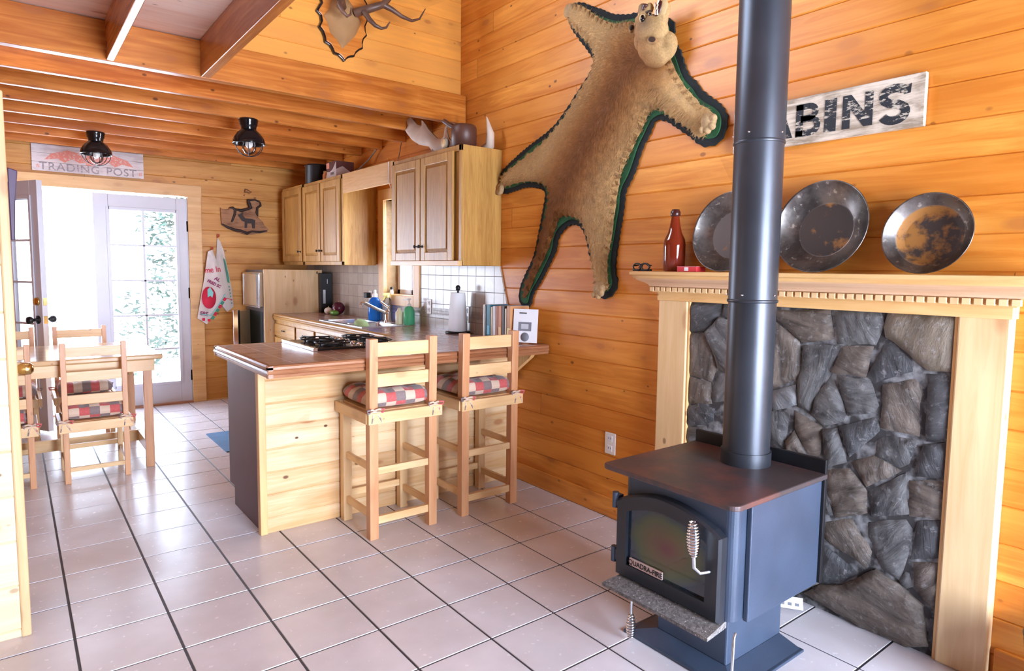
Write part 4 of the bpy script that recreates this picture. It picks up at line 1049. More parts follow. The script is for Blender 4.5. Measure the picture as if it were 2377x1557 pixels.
# spring handle
def spring(m, a, b, r, turns=9, wire=.014):
    a, b = Vector(a), Vector(b); d = b-a; u = d.cross(Vector((0, 1, .3))).normalized(); w = d.cross(u).normalized(); N = turns*12
    m.tube([a+d*(i/N)+(u*math.cos(2*PI*turns*i/N)+w*math.sin(2*PI*turns*i/N))*(r*(.35+.65*math.sin(PI*min(1, max(0, i/N*.86+.07))))) for i in range(N+1)], wire, 6)
h = MB().tube([(6.10, -9.30, 1.42), (5.98, -9.26, 1.42), (5.96, -9.20, 1.46), (5.96, -9.19, 1.60)], .022, 8)
h.build('door_latch', 'steel', dr)
m = MB(); spring(m, (5.96, -9.19, 1.58), (5.96, -9.17, 1.94), .062, 12); m.build('spring_handle', 'chrome', dr)
lp = MB().add([(5.86, -9.46, .86), (5.86, -8.0, .86), (6.24, -8.04, .90), (6.24, -9.42, .90), (5.86, -9.46, .82), (5.86, -8.0, .82), (6.24, -8.04, .82), (6.24, -9.42, .82), (5.82, -9.46, .885), (5.82, -8.0, .885)],
              [(0, 1, 2, 3), (4, 7, 6, 5), (0, 4, 5, 1), (1, 5, 6, 2), (2, 6, 7, 3), (3, 7, 4, 0), (0, 1, 9, 8)])
lp.build('ash_lip', lip_mat(), st)
for y, zb, xx in ((-9.52, .10, 6.25), (-8.06, .10, 6.35)):
    m = MB().tube([(6.25, y+.0, .80), (xx-.05, y-.02, .78), (xx-.06, y-.02, .45), (xx-.06, y-.02, .34)], .016, 8); m.build('draft_rod', 'steel', st)
    m = MB(); spring(m, (xx-.06, y-.02, .36), (xx-.06, y-.02, .06), .05, 9, .012); m.build('spring_handle', 'chrome', st)

M['pipe'] = plain('blued_stove_pipe', (.050, .054, .066), .36, .55, var=.25, vscale=3)
sp = thing('stove_pipe', (7.47, -8.78, 2.2), 'tall dark single wall stove pipe rising from the wood stove', 'stove pipe')
PX, PY = 7.47, -8.78
for z0, z1, r in ((2.2, 2.36, .292), (2.34, 4.16, .272), (4.14, 5.98, .277), (5.96, ZC-.01, .283)):
    MB().lathe([(r, z0), (r, z1)], (PX, PY, 0), 48).build('pipe_section', 'pipe', sp)
for z in (4.22, 6.06):
    m = MB()
    for a in (3.3, 4.7, 5.9, 2.2): m.lathe([(0, -.012), (.014, -.008), (.014, .008), (0, .012)], n=8, mtx=Matrix.Translation((PX+.283*math.cos(a), PY+.283*math.sin(a), z)))
    m.build('screw', 'chrome', sp)
for z in (4.15, 5.97):
    MB().lathe([(.280, z-.02), (.289, z-.01), (.289, z+.01), (.280, z+.02)], (PX, PY, 0), 48).build('pipe_seam', 'pipe', sp)

# ------------------------------------------------------------------ stone panel and mantel
mt = thing('mantelpiece', (8.8, -8.59, 0), 'pale pine mantelpiece with a dentil moulding round the stone panel', 'mantel')
for a, b in ((-6.78, -6.22), (-10.96, -10.47)):
    B(8.85, WX-.003, a, b, 0, 4.06).build('pilaster', 'pale_z', mt, bevel=.02)
    B(8.88, WX-.003, a-.04 if a > -8 else b, a if a > -8 else b+.04, 0, 4.03).build('return_strip', 'trim_z', mt, bevel=.01)
B(8.83, WX-.003, -10.98, -6.20, 4.02, 4.24).build('frieze', 'trim_y', mt, bevel=.01)
B(8.77, 8.84, -11.02, -6.14, 4.15, 4.25).build('dentil_backing', 'trim_y', mt)
k = 0; y = -6.12
while y > -11.02:
    B(8.73, 8.79, y-.082, y, 4.165, 4.235).build('dentil', 'pale_y', mt, bevel=.006); y -= .113
def crown(m, prof, y0, y1):
    """mitred moulding: prof = [(projection, z)]"""
    n = len(prof)
    L = [(8.86-p, y1+p, z) for p, z in prof]; R = [(8.86-p, y0-p, z) for p, z in prof]
    m.add(L+R, [(i, i+1, i+1+n, i+n) for i in range(n-1)], False)
    W1 = [(WX-.003, y1+p, z) for p, z in prof]; W2 = [(WX-.003, y0-p, z) for p, z in prof]
    m.add(L+W1, [(i, i+1, i+1+n, i+n) for i in range(n-1)]); m.add(R+W2, [(i, i+1, i+1+n, i+n) for i in range(n-1)])
cr = [(.08, 4.235), (.12, 4.245), (.13, 4.27), (.17, 4.30), (.23, 4.325), (.27, 4.35), (.28, 4.375)]
m = MB(); crown(m, cr, -10.96, -6.22); m.build('crown_moulding', wood('rosy_pine_crown', (.74, .48, .30), (.62, .36, .20), 1, 0, .4), mt)
m = MB(); crown(m, [(.02, 4.37), (.30, 4.37), (.31, 4.385), (.31, 4.41), (.33, 4.42), (.35, 4.43), (.35, 4.475), (.34, 4.482), (-.17, 4.482)], -10.96, -6.22)
m.build('shelf', 'trim_y', mt)

def normals(poly):
    out = []; n = len(poly); s_ = 1 if area(poly) > 0 else -1
    for i in range(n):
        a, b = poly[i-1], poly[(i+1) % n]; dx, dy = b[0]-a[0], b[1]-a[1]; L = math.hypot(dx, dy) or 1
        out.append((-dy/L*s_, dx/L*s_))       # inward
    return out
stp = thing('stone_panel', (8.95, -8.6, 0), 'dark irregular flagstone panel behind the wood stove, framed by the mantelpiece', 'stone wall')
def mortar():
    t = NT('grey_mortar'); v = obj_coords(t); n = t.noise(v, 20, 5)
    t.set(**{'Base Color': t.mix(t.ramp(n, [(.45, 0.0), (.7, 1.0)]), (.035, .03, .03), (.27, .265, .27)), 'Roughness': .9}); t.bump(n, .5, .01); return t.m
B(8.928, WX-.003, -10.46, -6.79, 0, 4.03).build('mortar_bed', mortar(), stp)
def stone_mat(name, c1, c2):
    t = NT(name); v = obj_coords(t)
    vs_ = t.vmath('MULTIPLY', v, (1.0, .7, 2.6))
    mp = t.new('ShaderNodeMapping'); mp.inputs['Rotation'].default_value = (.6, 0, 0); t.link(v, mp.inputs[0]); 
    oi = t.new('ShaderNodeObjectInfo'); cmb = t.new('ShaderNodeCombineXYZ'); t.link(t.math('MULTIPLY', oi.outputs['Random'], 3.1), cmb.inputs[0]); t.link(cmb.outputs[0], mp.inputs['Rotation'])
    vs_ = t.vmath('MULTIPLY', mp.outputs[0], (1, .6, 2.4))
    n = t.noise(vs_, 9, 8, .7, .6); n2 = t.noise(v, 38, 5, .7)
    c = t.mix(t.ramp(n, [(.34, 0.0), (.68, 1.0)]), c1, c2)
    c = t.mix(t.ramp(n2, [(.56, 0.0), (.74, .6)]), c, (.34, .32, .32))
    t.set(**{'Base Color': c, 'Roughness': .62, 'Specular IOR Level': .6}); t.bump(t.math('ADD', n, t.math('MULTIPLY', n2, .35)), .8, .012); return t.m
SM = [stone_mat('slate_grey_stone', (.022, .020, .021), (.15, .14, .135)), stone_mat('brown_grey_stone', (.034, .024, .019), (.19, .145, .115)),
      stone_mat('charcoal_stone', (.016, .015, .017), (.085, .082, .085)), stone_mat('tan_stone', (.10, .075, .05), (.20, .15, .105)), stone_mat('light_grey_stone', (.10, .10, .105), (.22, .21, .21))]
PICK = {0: 2, 1: 2, 2: 0, 3: 1, 4: 1, 5: 2, 6: 0, 7: 0, 8: 1, 9: 1, 10: 0, 11: 3, 12: 0, 13: 1, 14: 2, 15: 4, 16: 0, 17: 0, 18: 1, 19: 2, 20: 0, 21: 1, 23: 0, 24: 2, 25: 0, 26: 1, 27: 2, 28: 1, 29: 0, 30: 1, 31: 1, 32: 0, 33: 2, 34: 2, 35: 1, 37: 1, 38: 2}
for i, poly in enumerate(STONES):
    poly = [(max(-10.46, min(-6.79, y)), max(.0, min(4.02, z))) for y, z in poly]
    if i == 37: poly = [(y, max(0, z)) for y, z in poly]
    if area(poly) < 0: poly = poly[::-1]
    rn = random.Random(i); a = abs(area(poly)); dep = (.11 if a < .3 else .14)+rn.uniform(-.02, .02)+(.05 if i == 37 else 0)
    tilt = (rn.uniform(-.06, .06), rn.uniform(-.06, .06)); cy = sum(p[0] for p in poly)/len(poly); cz = sum(p[1] for p in poly)/len(poly)
    _n = normals(poly); poly = [(max(-10.46, min(-6.79, p_[0]-q_[0]*.022)), max(0, min(4.02, p_[1]-q_[1]*.022))) for p_, q_ in zip(poly, _n)]
    pp = [(y+rn.uniform(-.008, .008), z+rn.uniform(-.008, .008)) for y, z in subdivide(poly, .09)]
    def hh(p, d, dep=dep, tilt=tilt, cy=cy, cz=cz, i=i):
        e = min(1, d/.035); e = math.sqrt(max(0, 1-(1-e)**2))
        nn = noise.noise(Vector((p[0]*3+i*7, p[1]*3, i)))*.03+noise.noise(Vector((p[0]*11, p[1]*11, i)))*.010
        return .02+(dep+tilt[0]*(p[0]-cy)+tilt[1]*(p[1]-cz)+nn)*(.45+.55*e)
    mb, _, _ = sheet(pp, .07 if a > .08 else .05, hh, lambda u, v, h: (8.975-h*.72, u, v), back=0, rnd=rn)
    mb.build('stone', SM[PICK.get(i, i % 3)], stp)

# things on the mantel shelf
ZS = 4.485
M['amber'] = NT('amber_bottle_glass').m
_t = M['amber'].node_tree.nodes['Principled BSDF']; _t.inputs['Base Color'].default_value = (.20, .022, .008, 1); _t.inputs['Roughness'].default_value = .06; _t.inputs['Transmission Weight'].default_value = .25; _t.inputs['Coat Weight'].default_value = .4
bt = thing('beer_bottle', (8.80, -6.54, ZS), 'tall reddish brown glass bottle standing on the mantel shelf', 'bottle')
MB().lathe([(0, ZS), (.15, ZS), (.168, ZS+.02), (.172, ZS+.42), (.16, ZS+.50), (.11, ZS+.60), (.085, ZS+.70), (.066, ZS+.82), (.062, ZS+.86)], (8.80, -6.54, 0), 32).build('glass_body', 'amber', bt)
MB().lathe([(.064, ZS+.855), (.078, ZS+.87), (.078, ZS+.93), (.062, ZS+.945), (.06, ZS+.965), (0, ZS+.97)], (8.80, -6.54, 0), 24).build('bottle_lip', plain('dark_cap', (.05, .01, .008), .3), bt)
eg = thing('eyeglasses', (8.74, -5.98, ZS), 'folded black rimmed eyeglasses at the left end of the mantel shelf', 'eyeglasses')
for y in (-6.08, -5.90):
    m = MB(); m.tube([(8.66, y+.082*math.cos(k*PI/8), ZS+.07+.055*math.sin(k*PI/8)) for k in range(16)], .013, 6, closed=True); m.build('rim', 'black', eg)
MB().tube([(8.66, -6.01, ZS+.08), (8.66, -5.97, ZS+.08)], .012, 6).build('bridge', 'black', eg)
for s_ in (-1, 1):
    MB().tube([(8.67, -5.99+s_*.17, ZS+.09), (8.72, -5.99+s_*.16, ZS+.09), (8.74, -5.99-s_*.02, ZS+.13), (8.74, -5.99-s_*.12, ZS+.06)], .011, 6).build('temple', 'black', eg)
B(8.66, 8.72, -6.17, -5.80, ZS, ZS+.035).build('case', 'black', eg, bevel=.01)
rb = thing('matchbox', (8.72, -6.95, ZS), 'flat red and white box lying on the mantel shelf beside the bottle', 'box')
B(8.60, 8.82, -7.12, -6.76, ZS, ZS+.075).build('body', plain('red_card', (.62, .03, .04), .5), rb, bevel=.006)
B(8.596, 8.60, -6.97, -6.90, ZS+.01, ZS+.065).build('white_band', 'paper', rb)
B(8.60, 8.82, -7.12, -6.76, ZS+.075, ZS+.079).build('top_label', plain('pink_card', (.75, .35, .40), .5), rb)

def pan_mat(name, rust, seed, base=(.055, .035, .028)):
    t = NT(name); v = obj_coords(t, False); tc = t.new('ShaderNodeTexCoord')
    off = t.vmath('ADD', v, (seed, seed*.7, 0)); n = t.noise(off, 9, 6, .65); n2 = t.noise(off, 45, 4)
    sp = t.new('ShaderNodeSeparateXYZ'); t.link(v, sp.inputs[0])
    r = t.math('SQRT', t.math('ADD', t.math('MULTIPLY', sp.outputs[0], sp.outputs[0]), t.math('MULTIPLY', sp.outputs[1], sp.outputs[1])))
    ctr = t.ramp(t.math('DIVIDE', r, .6*T), [(.575, 1.0), (.60, 0.0)])
    rim = t.mix(t.ramp(n, [(.4, 0.0), (.62, 1.0)]), (.11, .092, .085), (.26, .235, .215)); rim = t.mix(t.ramp(n2, [(.62, 0.0), (.72, .8)]), rim, (.62, .58, .50))
    cen = t.mix(t.ramp(n, [(.66-.24*rust, 0.0), (.74-.22*rust, 1.0)]), base, (.36, .15, .03))
    t.set(**{'Base Color': t.mix(ctr, rim, cen), 'Roughness': t.math('MULTIPLY_ADD', ctr, .35, .33), 'Metallic': t.math('MULTIPLY_ADD', ctr, -.7, .85)}); t.bump(n2, .15, .002); return t.m
def gold_pan(y, R_, mat, label, lean=.22):
    r = thing('gold_pan', (8.78, y, ZS), label, 'pan', 'metal gold pans on the mantel shelf')
    c = Vector((8.66+.10, y, ZS+R_*math.cos(lean)+.005)); 
    # local z of the pan faces into the room (-x) and slightly up
    nrm = Vector((-math.cos(lean), 0, math.sin(lean))); ux = Vector((0, -1, 0)); uy = nrm.cross(ux)
    m3 = Matrix(((ux.x, uy.x, nrm.x, 0), (ux.y, uy.y, nrm.y, 0), (ux.z, uy.z, nrm.z, 0), (0, 0, 0, 1)))
    o = MB().lathe([(0, -.17), (R_*.58, -.17), (R_*.60, -.165), (R_*.97, -.01), (R_*.99, .012), (R_, .0), (R_*.985, -.015), (R_*.62, -.18), (0, -.185)], n=64)
    p = o.build('pan_dish', mat, r, local=True)
    p.matrix_local = Matrix.Translation((c-Vector(r['_at']))*T) @ m3
    return r
gold_pan(-7.52, .60, pan_mat('worn_steel_pan', .0, 1.0, (.13, .10, .09)), 'large dull steel gold pan half hidden behind the stove pipe')
gold_pan(-8.88, .61, pan_mat('steel_pan_rust_streak', .40, 5.3), 'large steel gold pan with a small rust streak, the middle one of the three')
gold_pan(-10.12, .475, pan_mat('rusty_steel_pan', .85, 9.1), 'smaller gold pan with an orange rusted bottom near the right edge')

# ------------------------------------------------------------------ wall decorations
def weathered(name, c1, c2, ax, sc_=1.0):
    t = NT(name); v = obj_coords(t, False); s_ = [1]*3; s_[ax] = .12
    n = t.noise(t.vmath('MULTIPLY', v, tuple(s_)), 34*sc_, 6, .7, .6); n2 = t.noise(v, 7, 4)
    c = t.mix(t.ramp(t.math('ADD', t.math('MULTIPLY', n, .6), t.math('MULTIPLY', n2, .4)), [(.42, 0.0), (.54, 1.0)]), c1, c2)
    t.set(**{'Base Color': c, 'Roughness': .75}); t.bump(n, .5, .003); return t.m
def worn_paint(name, col, under):
    t = NT(name); v = obj_coords(t, False); n = t.noise(t.vmath('MULTIPLY', v, (1, .35, 1)), 60, 5, .75)
    c = t.mix(t.ramp(n, [(.54, 0.0), (.60, 1.0)]), col, under); t.set(**{'Base Color': c, 'Roughness': .7}); return t.m
cs = thing('cabins_sign', (8.98, -8.64, 6.2), 'weathered white wooden sign reading CABINS behind the stove pipe', 'sign')
B(8.95, 9.02, -9.95, -7.42, 6.20, 6.81).build('board', weathered('peeling_white_board', (.30, .22, .15), (.68, .56, .44), 1), cs, bevel=.008)
bp = worn_paint('worn_black_paint', (.012, .012, .016), (.50, .42, .33))
LET = {  # condensed block letters on a 0..1 box
 'C': None, 'A': [[(0, 0), (.24, 0), (.32, .25), (.68, .25), (.76, 0), (1, 0), (.62, 1), (.38, 1)]], 'B': None,
 'I': [[(0, 0), (1, 0), (1, 1), (0, 1)]],
 'N': [[(0, 0), (.26, 0), (.26, .58), (.72, 0), (1, 0), (1, 1), (.74, 1), (.74, .42), (.28, 1), (0, 1)]], 'S': None}
lt = MB(); xs = 8.944
def letter(poly, y, w, z, h):
    P = [(y-u*w, z+v*h) for u, v in poly]; lt.prism(P, xs, xs+.01, 'yz')
def ribbon(pts, wd, y, w, z, h):
    n = len(pts); P = [Vector((y-u*w, z+v*h)) for u, v in pts]; Lf = []; Rt = []
    for i, p in enumerate(P):
        d = (P[min(i+1, n-1)]-P[max(i-1, 0)]).normalized(); q = Vector((-d.y, d.x))*(wd[i] if isinstance(wd, list) else wd)/2; Lf.append(p+q); Rt.append(p-q)
    for i in range(n-1): lt.prism([tuple(Lf[i]), tuple(Lf[i+1]), tuple(Rt[i+1]), tuple(Rt[i])], xs, xs+.01, 'yz')
zb, hh_ = 6.30, .41
def arc(cx, cy, rx, ry, a0, a1, n=12): return [(cx+rx*math.cos(math.radians(a0+(a1-a0)*i/n)), cy+ry*math.sin(math.radians(a0+(a1-a0)*i/n))) for i in range(n+1)]
ribbon(arc(.52, .5, .40, .42, 48, 312, 20), .095, -7.52, .33, zb, hh_)
letter([(0, 0), (.24, 0), (.30, .22), (.70, .22), (.76, 0), (1, 0), (.62, 1), (.38, 1)], -7.94, .40, zb, hh_)
letter([(0, 0), (.30, 0), (.30, 1), (0, 1)], -8.385, .33, zb, hh_)
ribbon([(.0, .92), (.55, .92)]+arc(.55, .735, .26, .185, 90, -90, 8)+[(.2, .55)], .075, -8.385, .33, zb, hh_)
ribbon([(.2, .52), (.60, .52)]+arc(.60, .30, .30, .22, 90, -90, 8)+[(.0, .08)], .08, -8.385, .33, zb, hh_)
letter([(0, 0), (1, 0), (1, 1), (0, 1)], -8.775, .15, zb, hh_)
letter(LET['N'][0], -9.005, .37, zb, hh_)
ribbon(arc(.50, .74, .36, .20, 25, 200, 10)+[(.18, .62), (.34, .53), (.62, .47), (.82, .36)]+arc(.50, .24, .36, .22, 10, -160, 10), [.06]+[.10]*26, -9.44, .36, zb, hh_)
letter([(.78, .72), (.98, .74), (1.0, 1.0), (.90, .95)], -9.44, .36, zb, hh_)
lt.build('lettering', bp, cs)

ts = thing('trading_post_sign', (2.55, 10.1, 7.1), 'pale wooden sign over the french door reading TRADING POST', 'sign')
wb = weathered('whitewashed_boards', (.55, .48, .48), (.74, .68, .68), 0, .6)
for k in range(3): B(1.19, 3.95, 10.08, 10.14, 7.13+k*.25, 7.375+k*.25).build('board', wb, ts, bevel=.006)
tp = worn_paint('faded_grey_paint', (.30, .27, .29), (.62, .56, .56)); rp = worn_paint('faded_red_paint', (.74, .28, .22), (.74, .60, .58))
fx = face_mtx((2.58, 10.075, 7.255), (1, 0, 0), (0, 0, 1))
text_mesh('TRADING', .30, tp, 'lettering', ts, face_mtx((2.08, 10.075, 7.255), (1, 0, 0), (0, 0, 1)), .003, .001, 1.02, 1.12)
text_mesh('POST', .30, tp, 'lettering', ts, face_mtx((3.36, 10.075, 7.255), (1, 0, 0), (0, 0, 1)), .003, .001, 1.02, 1.12)
text_mesh('#', .16, rp, 'ornament', ts, face_mtx((1.33, 10.075, 7.26), (1, 0, 0), (0, 0, 1)), .001, .001)
text_mesh('#', .16, rp, 'ornament', ts, face_mtx((3.86, 10.075, 7.26), (1, 0, 0), (0, 0, 1)), .001, .001)
m = MB()      # faded spread-wing device
for s_ in (-1, 1):
    m.prism([(2.58+s_*a, 7.42+b) for a, b in ((.05, .06), (.25, .28), (.55, .34), (.95, .20), (1.10, .02), (.80, .08), (.62, -.02), (.45, .10), (.25, .0))], 10.072, 10.08, 'xz')
m.prism([(2.48, 7.38), (2.68, 7.38), (2.74, 7.52), (2.66, 7.66), (2.60, 7.72), (2.50, 7.66), (2.42, 7.52)], 10.070, 10.08, 'xz'); m.build('emblem', rp, ts)

# bark slab with wrangler silhouette
ART=[(6.128, 6.416), (6.21, 6.349), (6.272, 6.36), (6.39, 6.373), (6.42, 6.421), (6.569, 6.447), (6.715, 6.332), (6.837, 6.403), (7.051, 6.449), (7.114, 6.532), (6.994, 6.649), (6.981, 6.727), (7.149, 6.755), (7.364, 6.724), (7.43, 6.618), (7.359, 6.486), (7.301, 6.386), (7.321, 6.165), (7.474, 6.014), (7.534, 5.889), (7.658, 5.783), (7.624, 5.669), (7.34, 5.608), (6.939, 5.542), (6.55, 5.651), (6.316, 5.764), (6.158, 5.864)]
sg = thing('wildlife_carving', (6.9, 10.1, 5.54), 'brown wooden wall carving of a horse and an elk left of the corner cabinet', 'wall art')
MB().prism(ART, 10.06, 10.12, 'xz').build('slab', weathered('brown_bark_slab', (.20, .09, .045), (.40, .20, .10), 0), sg, bevel=.01)
dk_ = plain('burnt_dark_wood', (.030, .014, .010), .6)
m = MB()
def stroke(pts, r): m.tube([(x, 10.05, z) for x, z in pts], r, 8)
stroke([(6.406, 6.42), (6.509, 6.43), (6.582, 6.354), (6.563, 6.213), (6.484, 6.006), (6.454, 5.95)], [.02, .045, .05, .04, .035, .02])
stroke([(6.582, 6.386), (6.776, 6.352), (6.959, 6.411), (7.082, 6.467), (7.024, 6.62), (7.011, 6.713), (7.21, 6.744), (7.38, 6.69)], [.03, .05, .045, .06, .06, .05, .03, .03])
stroke([(7.394, 6.679), (7.408, 6.568), (7.297, 6.481), (7.278, 6.321), (7.307, 6.196)], [.025, .04, .04, .05, .02])
m.build('horse', dk_, sg)
m = MB()
m.prism([(6.66, 6.20), (6.78, 6.02), (6.88, 5.98), (6.87, 5.78), (6.94, 5.78), (6.96, 5.94), (7.10, 5.94), (7.12, 5.78), (7.20, 5.78), (7.22, 6.06), (7.10, 6.10), (6.90, 6.10), (6.82, 6.20), (6.84, 6.32), (6.74, 6.24)], 10.04, 10.07, 'xz'); m.build('elk', dk_, sg)
m = MB()
stroke([(6.16, 5.87), (6.35, 5.77), (6.55, 5.70), (6.75, 5.68), (6.95, 5.60), (7.1, 5.68), (7.35, 5.66), (7.6, 5.72)], [.02, .04, .05, .04, .05, .03, .04, .02]); m.build('burnt_edge', dk_, sg)
m = MB(); m.tube([(6.944, 10.12, 7.084), (6.93, 10.12, 7.02), (6.926, 10.12, 6.973), (7.00, 10.12, 6.99), (7.062, 10.12, 6.953), (7.139, 10.12, 7.006), (7.07, 10.12, 7.03), (7.004, 10.12, 7.073)], .018, 6, closed=True)
m.tube([(6.92, 10.12, 6.90), (6.89, 10.12, 6.86)], .015, 6)
fo = m.build('loop', plain('rust_wire', (.22, .09, .04), .6)); tag(fo, 'small bent brown wire ornament above the wildlife carving', 'ornament')

# dish towels on hooks
def towel(poly, y, label, tilt, folds, mat):
    r = thing('dish_towel', (sum(p[0] for p in poly)/len(poly), y, min(p[1] for p in poly)), label, 'towel')
    hk = max(poly, key=lambda p: p[1])
    def hh(p, d): 
        q = (p[0]-hk[0])/max(.15, hk[1]-p[1]); return .03+.03*math.sin(q*folds)+min(.03, d*.3)
    if area(poly) < 0: poly = poly[::-1]
    mb, _, _ = sheet(poly, .07, hh, lambda u, v, h: (u, y-h, v), back=-.02)
    mb.build('cloth', mat, r); return r
tc_ = plain('white_tea_towel', (.74, .68, .66), .85, bump=.3, bscale=200, var=.05)
TW1=[(5.688, 4.953), (5.75, 4.99), (5.82, 5.02), (5.859, 4.911), (5.939, 4.697), (6.099, 4.108), (6.179, 3.794), (6.187, 3.543), (6.199, 3.417), (5.836, 2.954), (5.596, 2.572), (5.318, 2.784), (5.418, 3.337), (5.55, 4.044)]
t1 = towel(TW1, 9.98, 'white souvenir tea towel with a red circle, the left of two hung beside the door', 0, 14, tc_)
TW2=[(6.018, 5.409), (6.117, 5.289), (6.196, 4.982), (6.328, 4.36), (6.431, 3.731), (6.471, 3.129), (6.264, 2.96), (6.121, 3.137), (6.10, 3.419), (6.05, 4.046), (5.979, 4.419), (5.974, 4.821)]
t2 = towel(TW2, 10.13, 'white towel with green stripe, the right of two hung beside the door', 0, 18, plain('cream_tea_towel', (.66, .60, .57), .85, bump=.3, bscale=200, var=.05))
TY = 9.882
red = plain('red_print', (.62, .02, .06), .8); grn = plain('green_print', (.06, .28, .20), .8); teal = plain('teal_print', (.25, .62, .62), .8); pur = plain('plum_print', (.28, .03, .12), .8)
fr_ = lambda x, z, a: face_mtx((x, TY, z), (math.cos(a), 0, math.sin(a)), (-math.sin(a), 0, math.cos(a)))
MB().lathe([(0, 0), (.30, 0), (.30, .006), (0, .006)], n=32, mtx=fr_(5.66, 3.45, 0) @ Matrix.Diagonal((.72, 1.2, 1, 1)) ).build('red_circle', red, t1)
MB().prism([(5.62, 3.72), (5.70, 3.80), (5.80, 3.62), (5.76, 3.45), (5.70, 3.52), (5.62, 3.46)], TY-.012, TY-.006, 'xz').build('fish_print', teal, t1)
text_mesh('me In', .27, red, 'script_lettering', t1, fr_(5.80, 4.36, .12), .002, .001, .8)
text_mesh('AL', .15, pur, 'lettering', t1, fr_(5.93, 4.05, -.5), .006, .001, 1)
text_mesh('FRIED SC', .13, pur, 'lettering', t1, fr_(5.83, 3.90, -.5), .006, .001, .85)
text_mesh('ERE', .17, pur, 'lettering', t1, fr_(5.50, 2.93, -.2), .006, .001, .9)
m = MB().bar((6.17, TY, 3.56), (5.72, TY, 2.86), .012, .03).bar((5.72, TY, 2.86), (5.38, TY, 2.93), .012, .03); m.build('teal_border', teal, t1)
for k in range(6):
    mm = MB(); a = Vector((6.17, TY-.002, 3.44)); b = Vector((5.72, TY-.002, 2.72)); p = a+(b-a)*(k/6); q = a+(b-a)*((k+.8)/6)
    mm.bar(p, q, .01, .09); mm.build('border_check', (red, grn)[k % 2], t1)
for k in range(2): B(5.44+k*.16, 5.52+k*.16, TY-.01, TY, 2.70-k*.03, 2.79-k*.03).build('border_check', red, t1)
MB().prism([(6.17, 4.75), (6.22, 4.70), (6.33, 4.10), (6.34, 3.92), (6.28, 3.96), (6.24, 4.3)], 10.02, 10.036, 'xz').build('green_stripe', grn, t2)
for k in range(6): B(6.31+k*.014, 6.34+k*.014, 10.03, 10.036, 3.78-k*.11, 3.83-k*.11).build('green_mark', grn, t2)
MB().bar((6.24, 10.03, 3.42), (6.42, 10.03, 3.36), .008, .02).build('red_line', red, t2)
for x, z, l in ((5.83, 5.02, 'red wooden peg holding the left tea towel'), (6.03, 5.44, 'brown peg holding the right tea towel')):
    o = MB().tube([(x, YB, z), (x, 9.95, z+.03), (x-.02, 9.93, z+.09)], [.025, .022, .03], 8).build('wall_hook', plain('red_peg', (.45, .06, .03), .4)); tag(o, l, 'hook')

# ceiling lamps
def lamp(at, label):
    x, y, z = at
    r = thing('ceiling_lamp', (x, y, z-.95), label, 'lamp', 'black dome lamps under the joists')
    MB().lathe([(0, z), (.20, z), (.215, z-.03), (.20, z-.05), (.205, z-.08), (.19, z-.10), (.195, z-.13), (.17, z-.17), (.16, z-.24)], (x, y, 0), 32).build('canopy', 'black_gloss', r)
    MB().lathe([(.15, z-.22), (.17, z-.25), (.25, z-.32), (.33, z-.44), (.355, z-.55), (.35, z-.57), (.34, z-.55), (.32, z-.45), (.24, z-.35), (.12, z-.28)], (x, y, 0), 40).build('shade', 'black_gloss', r)
    MB().lathe([(.10, z-.30), (.13, z-.42), (.155, z-.58), (.15, z-.68), (.10, z-.77), (.03, z-.80), (0, z-.802)], (x, y, 0), 28).build('glass_jar', 'glass', r)
    MB().lathe([(.03, z-.34), (.05, z-.46), (.085, z-.54), (.08, z-.60), (.04, z-.65), (0, z-.66)], (x, y, 0), 20).build('bulb', plain('clear_bulb', (.75, .72, .68), .12), r)
    for k in range(3):
        m = MB(); a = k*PI/3+.2
        m.tube([(x+.33*math.cos(a)*math.cos(t_), y+.33*math.sin(a)*math.cos(t_), z-.55-.29*math.sin(t_)) for t_ in [PI*q/14 for q in range(15)]], .008, 6); m.build('cage_wire', 'black', r)
lamp((2.44, 6.88, 7.84), 'black dome ceiling lamp in front of the TRADING POST sign')
lamp((5.02, 2.72, 7.84), 'black dome ceiling lamp nearest the kitchen wall cabinets')

# mounted cougar skin ------------------------------------------------------
cg = thing('cougar_skin', (8.98, -4.4, 3.7), 'tan cougar skin with head mounted on green and black felt on the right wall', 'animal skin')
sm = smooth_poly(COUGAR_BLACK, 1); sm = subdivide(sm, .05)
nr = normals(sm); acc = 0; black = []; green = []
for i, (p, q) in enumerate(zip(sm, nr)):
    w_ = .010*(1 if (i//1) % 2 else -1)+.012*noise.noise(Vector((p[0]*6, p[1]*6, 2)))
    black.append((p[0]-q[0]*w_, p[1]-q[1]*w_))
    gi = .098+.035*noise.noise(Vector((p[0]*2.1, p[1]*2.1, 8)))
    green.append((p[0]+q[0]*gi, p[1]+q[1]*gi))
def felt(poly, x0, h, name, mat, wav):
    if area(poly) < 0: poly = poly[::-1]
    mb, _, _ = sheet(poly, .12, lambda p, d: h+wav*noise.noise(Vector((p[0]*3, p[1]*3, 1))), lambda u, v, k: (x0-k, u, v), back=0)
    return mb.build(name, mat, cg)
felt(black, WX-.004, .035, 'black_felt_edge', 'black_cloth', .006)
keep = [p for p in green if inside(p, sm) and poly_d(p, sm) > .045]
felt(smooth_poly(keep[::2], 1), WX-.035, .03, 'green_felt_backing', 'green_felt', .012)
